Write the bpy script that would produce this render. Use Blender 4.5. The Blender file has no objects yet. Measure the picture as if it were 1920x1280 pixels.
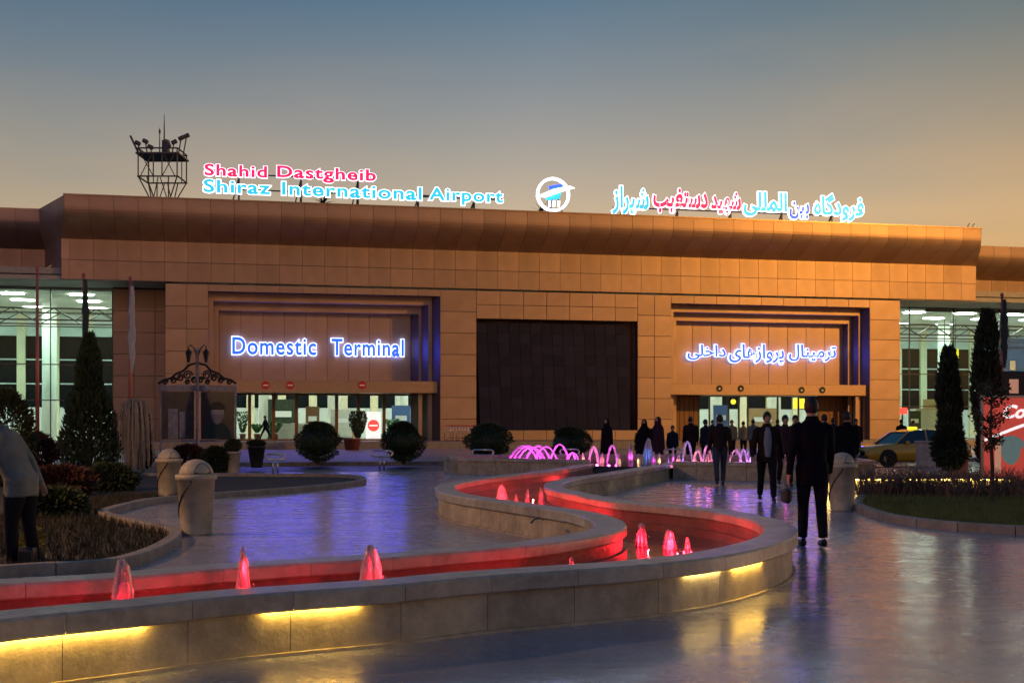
import bpy, bmesh, math, random
from mathutils import Vector, Matrix
from mathutils.bvhtree import BVHTree
R = math.radians
random.seed(7)
SC = bpy.context.scene
COL = SC.collection
# ------------------------------------------------------------------ camera
HC, FP, HY = 1.45, 2400.0, 798.0            # eye height, focal length in photo pixels, horizon row
cam = bpy.data.cameras.new('camera'); cam_o = bpy.data.objects.new('camera', cam); COL.objects.link(cam_o)
cam_o.location = (0, 0, HC); cam_o.rotation_euler = (R(90), 0, 0)
cam.sensor_width = 36; cam.lens = 36 * FP / 1920; cam.shift_y = (HY - 640) / 1920
cam.clip_start = 0.1; cam.clip_end = 6000
SC.camera = cam_o
# ------------------------------------------------------------------ sky, sun, exposure
SUN_EL, SUN_ROT = -1.0, 62.0
w = bpy.data.worlds.new('World'); SC.world = w; w.use_nodes = True
nt = w.node_tree; bg = nt.nodes['Background']
sky = nt.nodes.new('ShaderNodeTexSky'); sky.sky_type = 'NISHITA'; sky.sun_disc = False
sky.sun_elevation = R(SUN_EL); sky.sun_rotation = R(SUN_ROT); sky.dust_density = 1.0; sky.ozone_density = 1.0
tc = nt.nodes.new('ShaderNodeTexCoord'); sp = nt.nodes.new('ShaderNodeSeparateXYZ')
nt.links.new(tc.outputs['Generated'], sp.inputs[0])
rmp = nt.nodes.new('ShaderNodeValToRGB')
rmp.color_ramp.elements[0].position = 0.0; rmp.color_ramp.elements[0].color = (1.86, 1.32, .88, 1)
rmp.color_ramp.elements[1].position = 0.36; rmp.color_ramp.elements[1].color = (.27, .80, 1.32, 1)
e = rmp.color_ramp.elements.new(0.16); e.color = (1.95, 1.66, 1.58, 1)
nt.links.new(sp.outputs['Z'], rmp.inputs[0])
mx = nt.nodes.new('ShaderNodeMix'); mx.data_type = 'RGBA'; mx.blend_type = 'MULTIPLY'; mx.inputs['Factor'].default_value = 1
mpn = nt.nodes.new('ShaderNodeMapping'); mpn.inputs['Scale'].default_value = (1.6, 1.6, 7); nt.links.new(tc.outputs['Generated'], mpn.inputs[0])
cln = nt.nodes.new('ShaderNodeTexNoise'); cln.inputs['Scale'].default_value = 1.7; cln.inputs['Detail'].default_value = 4; nt.links.new(mpn.outputs[0], cln.inputs['Vector'])
clr = nt.nodes.new('ShaderNodeValToRGB'); clr.color_ramp.elements[0].position = .42; clr.color_ramp.elements[1].position = .58      # thin high haze, slightly uneven
clr.color_ramp.elements[0].color = (.94, .97, 1.0, 1); clr.color_ramp.elements[1].color = (1.07, 1.02, .98, 1); nt.links.new(cln.outputs[0], clr.inputs[0])
mx2 = nt.nodes.new('ShaderNodeMix'); mx2.data_type = 'RGBA'; mx2.blend_type = 'MULTIPLY'; mx2.inputs['Factor'].default_value = 1
nt.links.new(sky.outputs[0], mx2.inputs['A']); nt.links.new(clr.outputs[0], mx2.inputs['B']); sdn = nt.nodes.new('ShaderNodeVectorMath'); sdn.operation = 'DOT_PRODUCT'; sdn.inputs[1].default_value = (math.sin(R(SUN_ROT)), math.cos(R(SUN_ROT)), 0)
nt.links.new(tc.outputs['Generated'], sdn.inputs[0]); azr = nt.nodes.new('ShaderNodeValToRGB')
azm = nt.nodes.new('ShaderNodeMath'); azm.operation = 'MULTIPLY_ADD'; azm.inputs[1].default_value = .5; azm.inputs[2].default_value = .5
nt.links.new(sdn.outputs['Value'], azm.inputs[0]); nt.links.new(azm.outputs[0], azr.inputs[0])   # warm towards the sunset, cooler and mauve on the side away from it
azr.color_ramp.elements[0].position = 0; azr.color_ramp.elements[0].color = (.48, .60, 1.12, 1); azr.color_ramp.elements[1].position = .875; aze = azr.color_ramp.elements.new(.55); aze.color = (1, 1, 1, 1); azr.color_ramp.elements[2].position = .875; azr.color_ramp.elements[2].color = (.74, .60, .45, 1); azf = azr.color_ramp.elements.new(.735); azf.color = (1.06, .95, .88, 1)
mx3 = nt.nodes.new('ShaderNodeMix'); mx3.data_type = 'RGBA'; mx3.blend_type = 'MULTIPLY'; mx3.inputs['Factor'].default_value = 1
nt.links.new(mx2.outputs['Result'], mx3.inputs['A']); nt.links.new(azr.outputs[0], mx3.inputs['B']); nt.links.new(mx3.outputs['Result'], mx.inputs['A']); nt.links.new(rmp.outputs[0], mx.inputs['B'])
nt.links.new(mx.outputs['Result'], bg.inputs[0]); bg.inputs[1].default_value = 0.15
sun = bpy.data.lights.new('sun', 'SUN'); sun.energy = 0.05; sun.angle = R(2); sun.color = (1, .75, .5)
sun_o = bpy.data.objects.new('sun', sun); COL.objects.link(sun_o)
_sd = Vector((math.sin(R(SUN_ROT)) * math.cos(R(1)), math.cos(R(SUN_ROT)) * math.cos(R(1)), math.sin(R(1))))
sun_o.rotation_euler = _sd.to_track_quat('Z', 'Y').to_euler()
SC.view_settings.view_transform = 'Standard'; SC.view_settings.look = 'None'
SC.view_settings.exposure = 2.1; SC.view_settings.gamma = 1
SC.cycles.use_denoising = True
SC.cycles.max_bounces = 6; SC.cycles.diffuse_bounces = 3; SC.cycles.glossy_bounces = 3
SC.cycles.transparent_max_bounces = 12; SC.cycles.sample_clamp_indirect = 4; SC.cycles.caustics_reflective = False; SC.cycles.caustics_refractive = False
# ------------------------------------------------------------------ unprojection
def P(px, py, z=0.0):
    d = (HC - z) * FP / (py - HY); return Vector(((px - 960) / FP * d, d, z))
def D(px, d, z=0.0): return Vector(((px - 960) / FP * d, d, z))
def ZD(py, d): return HC + (HY - py) * d / FP
TH = R(12.55); UAX = Vector((math.cos(TH), math.sin(TH), 0)); VAX = Vector((-math.sin(TH), math.cos(TH), 0)); QF = Vector((0, 88.19, 0))
def FA(px, py, v=0.0):                       # pixel -> (u, z) on the facade plane at depth v
    dr = Vector(((px - 960) / FP, 1, (HY - py) / FP)); t = (v + QF.dot(VAX)) / dr.dot(VAX)
    p = dr * t; return (p - QF).dot(UAX), HC + p.z
def U(px, v=0.0): return FA(px, 600, v)[0]
def W(u, v, z=0.0): return QF + UAX * u + VAX * v + Vector((0, 0, z))
# ------------------------------------------------------------------ materials
MAT = {}
def mat(name, col, rough=.6, metal=0., var=.12, scale=6., bump=0., bscale=30., spec=.5, emit=None, es=0., coat=0., alpha=None, stretch=None, stain=0.):
    if name in MAT: return MAT[name]
    m = bpy.data.materials.new(name); m.use_nodes = True; n = m.node_tree.nodes; l = m.node_tree.links
    b = n['Principled BSDF']
    b.inputs['Roughness'].default_value = rough; b.inputs['Metallic'].default_value = metal
    b.inputs['Specular IOR Level'].default_value = spec; b.inputs['Coat Weight'].default_value = coat
    tcn = n.new('ShaderNodeTexCoord'); mp = n.new('ShaderNodeMapping'); l.new(tcn.outputs['Object'], mp.inputs[0])
    if stretch: mp.inputs['Scale'].default_value = stretch
    nz = n.new('ShaderNodeTexNoise'); nz.inputs['Scale'].default_value = scale; nz.inputs['Detail'].default_value = 5
    l.new(mp.outputs[0], nz.inputs['Vector'])
    cr = n.new('ShaderNodeValToRGB'); c = col
    cr.color_ramp.elements[0].position = .3; cr.color_ramp.elements[1].position = .7
    cr.color_ramp.elements[0].color = tuple(max(0, x * (1 - var)) for x in c) + (1,)
    cr.color_ramp.elements[1].color = tuple(min(1, x * (1 + var)) for x in c) + (1,)
    l.new(nz.outputs[0], cr.inputs[0])
    out = cr.outputs[0]
    oi = n.new('ShaderNodeObjectInfo'); hv = n.new('ShaderNodeHueSaturation')    # each piece a touch lighter or darker
    mr = n.new('ShaderNodeMapRange'); mr.inputs['To Min'].default_value = 1 - var * .6; mr.inputs['To Max'].default_value = 1 + var * .6
    l.new(oi.outputs['Random'], mr.inputs['Value']); l.new(mr.outputs[0], hv.inputs['Value']); l.new(out, hv.inputs['Color']); out = hv.outputs[0]
    if stain:
        n2 = n.new('ShaderNodeTexNoise'); n2.inputs['Scale'].default_value = 2.3; n2.inputs['Detail'].default_value = 8; n2.inputs['Roughness'].default_value = .7
        l.new(tcn.outputs['Object'], n2.inputs['Vector'])
        r2 = n.new('ShaderNodeValToRGB'); r2.color_ramp.elements[0].position = .38; r2.color_ramp.elements[1].position = .6
        r2.color_ramp.elements[0].color = (1 - stain,) * 3 + (1,); r2.color_ramp.elements[1].color = (1, 1, 1, 1)
        l.new(n2.outputs[0], r2.inputs[0])
        m2 = n.new('ShaderNodeMix'); m2.data_type = 'RGBA'; m2.blend_type = 'MULTIPLY'; m2.inputs['Factor'].default_value = 1
        l.new(out, m2.inputs['A']); l.new(r2.outputs[0], m2.inputs['B']); out = m2.outputs['Result']
    l.new(out, b.inputs['Base Color'])
    if bump:
        nb = n.new('ShaderNodeTexNoise'); nb.inputs['Scale'].default_value = bscale; nb.inputs['Detail'].default_value = 6
        l.new(mp.outputs[0], nb.inputs['Vector'])
        bp = n.new('ShaderNodeBump'); bp.inputs['Strength'].default_value = bump; bp.inputs['Distance'].default_value = .02
        l.new(nb.outputs[0], bp.inputs['Height']); l.new(bp.outputs[0], b.inputs['Normal'])
    if emit:
        b.inputs['Emission Color'].default_value = emit + (1,); b.inputs['Emission Strength'].default_value = es
    MAT[name] = m; return m
def glass_mat(name, tint, refl=.12, rough=.02):
    m = bpy.data.materials.new(name); m.use_nodes = True; n = m.node_tree.nodes; l = m.node_tree.links
    for x in list(n):
        if x.type != 'OUTPUT_MATERIAL': n.remove(x)
    t = n.new('ShaderNodeBsdfTransparent'); t.inputs[0].default_value = tint + (1,)
    g = n.new('ShaderNodeBsdfGlossy'); g.inputs['Roughness'].default_value = rough; g.inputs[0].default_value = (.9, .95, 1, 1)
    f = n.new('ShaderNodeFresnel'); f.inputs[0].default_value = 1.5
    ms = n.new('ShaderNodeMixShader'); fm = n.new('ShaderNodeMath'); fm.operation = 'MULTIPLY'; fm.inputs[1].default_value = .5; l.new(f.outputs[0], fm.inputs[0]); l.new(fm.outputs[0], ms.inputs[0]); l.new(t.outputs[0], ms.inputs[1]); l.new(g.outputs[0], ms.inputs[2])
    l.new(ms.outputs[0], n['Material Output'].inputs[0]); MAT[name] = m; return m
def water_jet_mat():
    m = bpy.data.materials.new('jet_water'); m.use_nodes = True; n = m.node_tree.nodes; l = m.node_tree.links
    for x in list(n):
        if x.type != 'OUTPUT_MATERIAL': n.remove(x)
    t = n.new('ShaderNodeBsdfTranslucent'); t.inputs[0].default_value = (.9, .9, .92, 1)
    d = n.new('ShaderNodeBsdfDiffuse'); d.inputs[0].default_value = (.85, .85, .88, 1)
    g = n.new('ShaderNodeBsdfGlossy'); g.inputs['Roughness'].default_value = .2
    tr = n.new('ShaderNodeBsdfTransparent')
    a = n.new('ShaderNodeMixShader'); a.inputs[0].default_value = .15; l.new(t.outputs[0], a.inputs[1]); l.new(d.outputs[0], a.inputs[2])
    b = n.new('ShaderNodeMixShader'); b.inputs[0].default_value = .06; l.new(a.outputs[0], b.inputs[1]); l.new(g.outputs[0], b.inputs[2])
    tx = n.new('ShaderNodeTexCoord'); mp = n.new('ShaderNodeMapping'); mp.inputs['Scale'].default_value = (60, 60, 14)
    nz = n.new('ShaderNodeTexNoise'); nz.inputs['Scale'].default_value = 1; l.new(tx.outputs['Object'], mp.inputs[0]); l.new(mp.outputs[0], nz.inputs['Vector'])
    cr = n.new('ShaderNodeValToRGB'); cr.color_ramp.elements[0].position = .42; cr.color_ramp.elements[1].position = .62
    cr.color_ramp.elements[0].color = (.0, .0, .0, 1); cr.color_ramp.elements[1].color = (.35, .35, .35, 1); l.new(nz.outputs[0], cr.inputs[0])
    c = n.new('ShaderNodeMixShader'); l.new(cr.outputs[0], c.inputs[0]); l.new(b.outputs[0], c.inputs[1]); l.new(tr.outputs[0], c.inputs[2])
    l.new(c.outputs[0], n['Material Output'].inputs[0]); return m
def plaza_mat():
    m = bpy.data.materials.new('plaza_stone'); m.use_nodes = True; n = m.node_tree.nodes; l = m.node_tree.links; b = n['Principled BSDF']
    tx = n.new('ShaderNodeTexCoord')
    def noise(scale, det, st=None, rg=.5):
        mp = n.new('ShaderNodeMapping'); l.new(tx.outputs['Object'], mp.inputs[0])
        if st: mp.inputs['Scale'].default_value = st
        z = n.new('ShaderNodeTexNoise'); z.inputs['Scale'].default_value = scale; z.inputs['Detail'].default_value = det; z.inputs['Roughness'].default_value = rg
        l.new(mp.outputs[0], z.inputs['Vector']); return z.outputs[0]
    a = noise(.7, 6, None, .65)
    cr = n.new('ShaderNodeValToRGB'); cr.color_ramp.elements[0].position = .3; cr.color_ramp.elements[1].position = .72
    cr.color_ramp.elements[0].color = (.21, .21, .265, 1); cr.color_ramp.elements[1].color = (.40, .395, .48, 1); l.new(a, cr.inputs[0])
    l.new(cr.outputs[0], b.inputs['Base Color'])
    rr = n.new('ShaderNodeMapRange'); rr.inputs['To Min'].default_value = .12; rr.inputs['To Max'].default_value = .42
    l.new(noise(1.6, 7, None, .7), rr.inputs['Value']); l.new(rr.outputs[0], b.inputs['Roughness'])
    b.inputs['Specular IOR Level'].default_value = .8
    b.inputs['Coat Weight'].default_value = .3; b.inputs['Coat Roughness'].default_value = .12
    # stamped stone relief: hand-trowelled waves, pits and shallow random-stone joints
    vo = n.new('ShaderNodeTexVoronoi'); vo.feature = 'DISTANCE_TO_EDGE'; vo.inputs['Scale'].default_value = 2.2
    wp = n.new('ShaderNodeMix'); wp.data_type = 'VECTOR'; wp.inputs['Factor'].default_value = .12
    nzv = n.new('ShaderNodeTexNoise'); nzv.inputs['Scale'].default_value = 3; l.new(tx.outputs['Object'], nzv.inputs['Vector'])
    l.new(tx.outputs['Object'], wp.inputs['A']); l.new(nzv.outputs['Color'], wp.inputs['B']); l.new(wp.outputs['Result'], vo.inputs['Vector'])
    jr = n.new('ShaderNodeMapRange'); jr.inputs['From Max'].default_value = .035; l.new(vo.outputs['Distance'], jr.inputs['Value'])
    h1 = noise(3.2, 3, (1, 1.6, 1)); h2 = noise(14, 4, (1, 1.5, 1), .6)
    def mth(op, x, y):
        q = n.new('ShaderNodeMath'); q.operation = op
        for i, s in enumerate((x, y)):
            if isinstance(s, float): q.inputs[i].default_value = s
            else: l.new(s, q.inputs[i])
        return q.outputs[0]
    hh = mth('ADD', mth('ADD', mth('MULTIPLY', h1, 1.0), mth('MULTIPLY', h2, .22)), mth('MULTIPLY', jr.outputs[0], .10))
    bp = n.new('ShaderNodeBump'); bp.inputs['Strength'].default_value = .28; bp.inputs['Distance'].default_value = .02
    l.new(hh, bp.inputs['Height']); l.new(bp.outputs[0], b.inputs['Normal']); l.new(bp.outputs[0], b.inputs['Coat Normal'])
    return m
def water_mat():
    m = mat('pool_water', (.02, .035, .05), .04, 0, .1, 3, .35, 9, .9); return m
mat('cladding', (.45, .305, .215), .52, .60, .15, .5, 0, 30, .45)
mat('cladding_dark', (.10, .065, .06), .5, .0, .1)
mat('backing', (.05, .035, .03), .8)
mat('beam', (.47, .31, .20), .42, .6, .08)
mat('soffit', (.34, .33, .31), .6)
mat('screen', (.020, .021, .050), .75, 0, .35, 60, .2, 160, .12)
mat('dark_metal', (.03, .03, .034), .4, .6)
mat('mast_steel', (.13, .115, .10), .5, .3)
mat('steel', (.55, .55, .56), .28, .95, .05)
mat('mullion', (.06, .065, .06), .4, .4)
mat('hall_wall', (.60, .66, .64), .7, 0, .04)
mat('hall_column', (.80, .82, .74), .5, 0, .03)
mat('hall_floor', (.35, .36, .32), .2, 0, .06)
mat('hall_ceiling', (.62, .64, .56), .7, 0, .04)
mat('night_pane', (.003, .011, .015), .5, 0, .2, spec=.02)
mat('wood', (.22, .11, .05), .5, 0, .25, 9, .1, 20, .4, stretch=(6, 6, .6))
mat('stone', (.50, .425, .315), .6, 0, .14, 9, .18, 45, .4, stain=.35)
mat('coping', (.48, .435, .37), .34, 0, .16, 12, .18, 40, .5, stain=.35)
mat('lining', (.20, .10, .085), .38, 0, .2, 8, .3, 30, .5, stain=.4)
mat('kerb', (.34, .29, .25), .6, 0, .16, 8, .3, 40, stain=.35)
mat('asphalt', (.045, .046, .05), .38, 0, .2, 30, .3, 90, .5)
mat('pavement', (.24, .21, .20), .45, 0, .15, 3, .15, 30)
mat('ground', (.10, .095, .09), .8, 0, .2, .2)
mat('soil', (.055, .042, .032), .95, 0, .35, 6, .9, 14)
mat('grass', (.11, .14, .04), .7, 0, .35, 3)
mat('cypress', (.025, .045, .022), .7, 0, .45, 5)
mat('box_leaf', (.028, .05, .018), .6, 0, .45, 6)
mat('red_leaf', (.07, .028, .022), .7, 0, .4, 6)
mat('shrub_leaf', (.034, .048, .02), .7, 0, .45, 6)
mat('yellow_leaf', (.30, .27, .06), .7, 0, .3, 12)
mat('pale_twig', (.36, .30, .25), .8, 0, .2)
mat('twig', (.14, .095, .075), .8, 0, .3)
mat('bark', (.07, .05, .04), .9, 0, .3, 10, .5, 30)
mat('bin_stone', (.52, .46, .36), .55, 0, .12, 7, .25, 40, stain=.3)
mat('ground_leaf', (.042, .036, .018), .8, 0, .5, 5)
mat('cream', (.72, .66, .46), .5, 0, .05)
mat('plant_green', (.05, .16, .04), .6, 0, .4, 8)
mat('banner_blue', (.08, .16, .40), .5)
mat('street_lantern', (1, .8, .5), .5, emit=(1, .62, .26), es=20)
mat('black', (.012, .012, .013), .5)
mat('pot_red', (.19, .06, .045), .5, 0, .2)
mat('pot_dark', (.03, .028, .03), .4)
mat('flagpole_red', (.45, .13, .10), .4, .2)
mat('flag_red', (.30, .03, .04), .8); mat('flag_dark', (.03, .05, .045), .8); mat('flag_white', (.5, .48, .46), .8)
mat('poster_dark', (.035, .035, .05), .3, 0, .4, 4)
mat('poster_mid', (.22, .20, .24), .4, 0, .3, 5)
mat('poster_pale', (.34, .30, .32), .4, 0, .3, 6)
mat('sign_red', (.55, .03, .03), .4); mat('white', (.8, .8, .8), .5, 0, .03)
mat('taxi_yellow', (.62, .36, .03), .25, 0, .03, 5, 0, 30, .5, coat=.8)
mat('tyre', (.015, .015, .015), .8); mat('rim', (.5, .5, .52), .3, .9)
mat('car_glass', (.015, .02, .03), .05, 0, .05, spec=.9)
mat('lamp_glass', (.6, .6, .6), .1); mat('tail_red', (.4, .02, .02), .2)
mat('palm_leaf', (.02, .04, .03), .6, 0, .3)
mat('led_yellow', (1, .8, .3), .5, emit=(1, .62, .10), es=20)
mat('led_dim', (1, .8, .3), .5, emit=(1, .66, .16), es=8)
mat('led_warm', (1, .8, .3), .5, emit=(1, .72, .25), es=9)
mat('halo_white', (1, 1, 1), .5, emit=(.78, .90, 1), es=.85)
mat('halo_pink', (1, .9, .95), .5, emit=(1, .70, .84), es=.6)
mat('face_pink', (.7, .05, .2), .5, emit=(.80, .008, .09), es=.30)
mat('face_cyan', (.05, .5, .7), .5, emit=(.01, .36, .60), es=.36)
mat('halo_blue', (1, 1, 1), .5, emit=(.36, .46, 1), es=1.0)
mat('face_blue', (.03, .1, .6), .5, emit=(.002, .011, 1), es=3.2)
mat('panel_light', (1, 1, 1), .5, emit=(.92, 1, .86), es=12)
mat('counter', (.40, .26, .13), .5); mat('counter_pale', (.55, .56, .5), .4)
mat('yellow_box', (.8, .6, .03), .5, emit=(1, .72, .03), es=.30)
mat('red_box', (.8, .05, .05), .5, emit=(1, .06, .05), es=.35)
mat('blue_wall', (.03, .09, .22), .5)
mat('red_ad', (.55, .09, .07), .35, 0, .3, 2.5, emit=(.85, .10, .07), es=.10)
mat('ad_white', (.85, .85, .85), .5, emit=(1, .9, .9), es=.22)
mat('ad_tan', (.5, .3, .2), .5, emit=(.7, .32, .2), es=.12)
mat('ad_glass_green', (.16, .25, .22), .4, emit=(.2, .3, .28), es=.08)
mat('red_lamp', (1, .1, .1), .5, emit=(1, .05, .05), es=9)
mat('mag_lamp', (1, .1, 1), .5, emit=(1, .12, .8), es=8)
mat('sodium', (1, .6, .2), .5, emit=(1, .55, .2), es=30)
mat('lantern_glass', (.16, .14, .12), .2)
MAT['jet'] = water_jet_mat(); MAT['plaza'] = plaza_mat(); water_mat()
glass_mat('glass', (.88, .96, .95)); glass_mat('glass_clear', (.95, .98, .96))
# ------------------------------------------------------------------ mesh builder
class MB:
    def __init__(s): s.v = []; s.f = []; s.m = []
    def quad(s, *pts, m=0):
        i = len(s.v); s.v += [tuple(p) for p in pts]; s.f.append(tuple(range(i, i + len(pts)))); s.m.append(m); return s
    def box(s, x0, x1, y0, y1, z0, z1, m=0, bev=0.):
        i = len(s.v)
        if bev <= 0:
            s.v += [(x0,y0,z0),(x1,y0,z0),(x1,y1,z0),(x0,y1,z0),(x0,y0,z1),(x1,y0,z1),(x1,y1,z1),(x0,y1,z1)]
            F = [(0,3,2,1),(4,5,6,7),(0,1,5,4),(1,2,6,5),(2,3,7,6),(3,0,4,7)]
        else:
            b = bev; X = (x0,x1); Y = (y0,y1); Z = (z0,z1)
            bm = bmesh.new(); bmesh.ops.create_cube(bm, size=1)
            for q in bm.verts: q.co = Vector(((x0+x1)/2 + q.co.x*(x1-x0), (y0+y1)/2 + q.co.y*(y1-y0), (z0+z1)/2 + q.co.z*(z1-z0)))
            bmesh.ops.bevel(bm, geom=list(bm.edges), offset=b, segments=1, affect='EDGES')
            bm.verts.ensure_lookup_table(); s.v += [tuple(q.co) for q in bm.verts]; F = [tuple(q.index for q in f.verts) for f in bm.faces]; bm.free()
        s.f += [tuple(i + k for k in f) for f in F]; s.m += [m] * len(F); return s
    def hexa(s, a, b, m=0):                   # two quads a (4 pts) and b (4 pts) joined
        i = len(s.v); s.v += [tuple(p) for p in a] + [tuple(p) for p in b]
        F = [(3,2,1,0),(4,5,6,7),(0,1,5,4),(1,2,6,5),(2,3,7,6),(3,0,4,7)]
        s.f += [tuple(i + k for k in f) for f in F]; s.m += [m] * 6; return s
    def tube(s, pts, rad, seg=8, m=0, cap=True, ref=None):
        pts = [Vector(p) for p in pts]; n = len(pts); i0 = len(s.v)
        if not isinstance(rad, (list, tuple)): rad = [rad] * n
        up = Vector(ref) if ref else None
        for k, p in enumerate(pts):
            t = (pts[min(k+1, n-1)] - pts[max(k-1, 0)]); t = t.normalized() if t.length > 1e-9 else Vector((0,0,1))
            if up is None: up = Vector((1,0,0)) if abs(t.x) < .8 else Vector((0,1,0))
            a = up - t * up.dot(t)
            if a.length < 1e-4: a = t.orthogonal()
            a.normalize(); c = t.cross(a); up = a
            r = rad[k]; rx, ry = (r if isinstance(r, (list, tuple)) else (r, r))
            for j in range(seg):
                an = 2*math.pi*j/seg; s.v.append(tuple(p + a*(rx*math.cos(an)) + c*(ry*math.sin(an))))
        for k in range(n-1):
            for j in range(seg):
                q = (j+1) % seg; s.f.append((i0+k*seg+j, i0+k*seg+q, i0+(k+1)*seg+q, i0+(k+1)*seg+j)); s.m.append(m)
        if cap:
            s.f.append(tuple(i0 + j for j in range(seg))[::-1]); s.m.append(m)
            s.f.append(tuple(i0 + (n-1)*seg + j for j in range(seg))); s.m.append(m)
        return s
    def lathe(s, prof, c=(0,0,0), seg=20, m=0):
        c = Vector(c); i0 = len(s.v); n = len(prof)
        for r, z in prof:
            for j in range(seg):
                a = 2*math.pi*j/seg; s.v.append((c.x + r*math.cos(a), c.y + r*math.sin(a), c.z + z))
        for k in range(n-1):
            for j in range(seg):
                q = (j+1) % seg; s.f.append((i0+k*seg+j, i0+k*seg+q, i0+(k+1)*seg+q, i0+(k+1)*seg+j)); s.m.append(m)
        s.f.append(tuple(i0 + j for j in range(seg))[::-1]); s.m.append(m); s.f.append(tuple(i0+(n-1)*seg+j for j in range(seg))); s.m.append(m); return s
    def ball(s, c, r, seg=12, rings=8, m=0):
        c = Vector(c); r = r if isinstance(r, (tuple, list)) else (r, r, r); i0 = len(s.v)
        for k in range(rings+1):
            th = math.pi*k/rings
            for j in range(seg):
                a = 2*math.pi*j/seg; st = max(math.sin(th), .01)
                s.v.append((c.x + r[0]*st*math.cos(a), c.y + r[1]*st*math.sin(a), c.z - r[2]*math.cos(th)))
        for k in range(rings):
            for j in range(seg):
                q = (j+1) % seg; s.f.append((i0+k*seg+j, i0+k*seg+q, i0+(k+1)*seg+q, i0+(k+1)*seg+j)); s.m.append(m)
        s.f.append(tuple(i0+j for j in range(seg))[::-1]); s.f.append(tuple(i0+rings*seg+j for j in range(seg))); s.m += [m, m]; return s
    def prism(s, poly, z0, z1, m=0):
        i0 = len(s.v); n = len(poly)
        s.v += [(p[0], p[1], z0) for p in poly] + [(p[0], p[1], z1) for p in poly]
        s.f.append(tuple(range(i0, i0+n))[::-1]); s.f.append(tuple(range(i0+n, i0+2*n))); s.m += [m, m]
        for k in range(n):
            q = (k+1) % n; s.f.append((i0+k, i0+q, i0+n+q, i0+n+k)); s.m.append(m)
        return s
    def leaf(s, p, d, L, Wd, m=0):
        p = Vector(p); d = Vector(d).normalized(); a = d.orthogonal().normalized(); a = Matrix.Rotation(random.random()*6.28, 3, d) @ a
        s.quad(p - a*Wd*.5, p + d*L*.5 - a*Wd*.5, p + d*L, p + d*L*.5 + a*Wd*.5, m=m); return s
    def mesh(s, name, mats, smooth=False):
        me = bpy.data.meshes.new(name); me.from_pydata(s.v, [], s.f)
        mats = mats if isinstance(mats, (list, tuple)) else [mats]
        for q in mats: me.materials.append(MAT[q] if isinstance(q, str) else q)
        if len(mats) > 1: me.polygons.foreach_set('material_index', s.m)
        if smooth: me.polygons.foreach_set('use_smooth', [True]*len(me.polygons))
        me.update(); return me
    def build(s, name, mats, parent=None, smooth=False, loc=None):
        return link(name, s.mesh(name, mats, smooth), parent, loc)
def link(name, me, parent=None, loc=None, rz=None):
    o = bpy.data.objects.new(name, me); COL.objects.link(o)
    if parent: o.parent = parent
    if loc is not None: o.location = loc
    if rz is not None: o.rotation_euler = (0, 0, rz)
    return o
def tag(o, label=None, cat=None, group=None, kind=None):
    if label: o['label'] = label
    if cat: o['category'] = cat
    if group: o['group'] = group
    if kind: o['kind'] = kind
    return o
def thing(name, label, cat, loc=(0,0,0), rz=0, group=None):
    return tag(link(name, None, None, loc, rz), label, cat, group)
def struct(name, mb, m, **k): return tag(mb.build(name, m, **k), kind='structure')
def light(name, loc, power, col, radius=.05, parent=None):
    l = bpy.data.lights.new(name, 'POINT'); l.energy = power; l.color = col; l.shadow_soft_size = radius
    return link(name, l, parent, loc)
def smooth_path(pts, n, it=2, closed=False):
    """Catmull-Rom through pts, resampled to n even steps"""
    pts = [Vector(p) for p in pts]; m = len(pts); dense = []
    rng = range(m if closed else m-1)
    for i in rng:
        g = (lambda k: pts[k % m]) if closed else (lambda k: pts[max(0, min(m-1, k))])
        p0, p1, p2, p3 = g(i-1), g(i), g(i+1), g(i+2)
        for k in range(16):
            t = k/16; dense.append(.5*((2*p1) + (p2-p0)*t + (2*p0-5*p1+4*p2-p3)*t*t + (3*p1-p0-3*p2+p3)*t**3))
    dense.append(pts[0].copy() if closed else pts[-1].copy())
    def resample(d, n):
        L = [0]
        for a, b in zip(d, d[1:]): L.append(L[-1] + (b-a).length)
        out = []; j = 0
        for k in range(n+1):
            s = L[-1]*k/n
            while j < len(d)-2 and L[j+1] < s: j += 1
            t = (s-L[j])/max(1e-9, L[j+1]-L[j]); out.append(d[j].lerp(d[j+1], max(0, min(1, t))))
        return out, L[-1]
    d, _ = resample(dense, n)
    for _ in range(it):
        d = [d[0]] + [(d[i-1] + d[i]*2 + d[i+1])/4 for i in range(1, len(d)-1)] + [d[-1]]
    return resample(d, n)
def normals(path):
    out = []
    for i in range(len(path)):
        t = path[min(i+1, len(path)-1)] - path[max(i-1, 0)]; t.normalize(); out.append(Vector((-t.y, t.x, 0)))
    return out
# ================================================================== the setting
struct('ground', MB().quad((-2500,-2500,-.6),(2500,-2500,-.6),(2500,3500,-.6),(-2500,3500,-.6)), 'ground')
VE, VR, VP = -45.6, -35.0, -6.0             # plaza edge, far road kerb, terminal platform edge (depth from the facade)
ZP = .45
def strip(u0, u1, v0, v1, z): return [W(u0, v0, z), W(u1, v0, z), W(u1, v1, z), W(u0, v1, z)]
g = MB(); a = strip(-160, 160, VE, VE, 0)
g.hexa([(-160,-60,-.5),(160,-60,-.5),W(160,VE,-.5),W(-160,VE,-.5)], [(-160,-60,0),(160,-60,0),W(160,VE,0),W(-160,VE,0)])
struct('plaza', g, 'plaza')
struct('road', MB().quad(*strip(-160,160,VE+.02,VR-.02,-.12)), 'asphalt')
g = MB()
for q in range(-40, 40): g.quad(*strip(q*3.0, q*3.0+1.4, -40.4, -40.28, -.116))
struct('road_markings', g, 'white')
g = MB(); g.hexa(strip(-160,160,VR,VP,-.5), strip(-160,160,VR,VP,0)); struct('forecourt_pavement', g, 'pavement')
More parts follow.
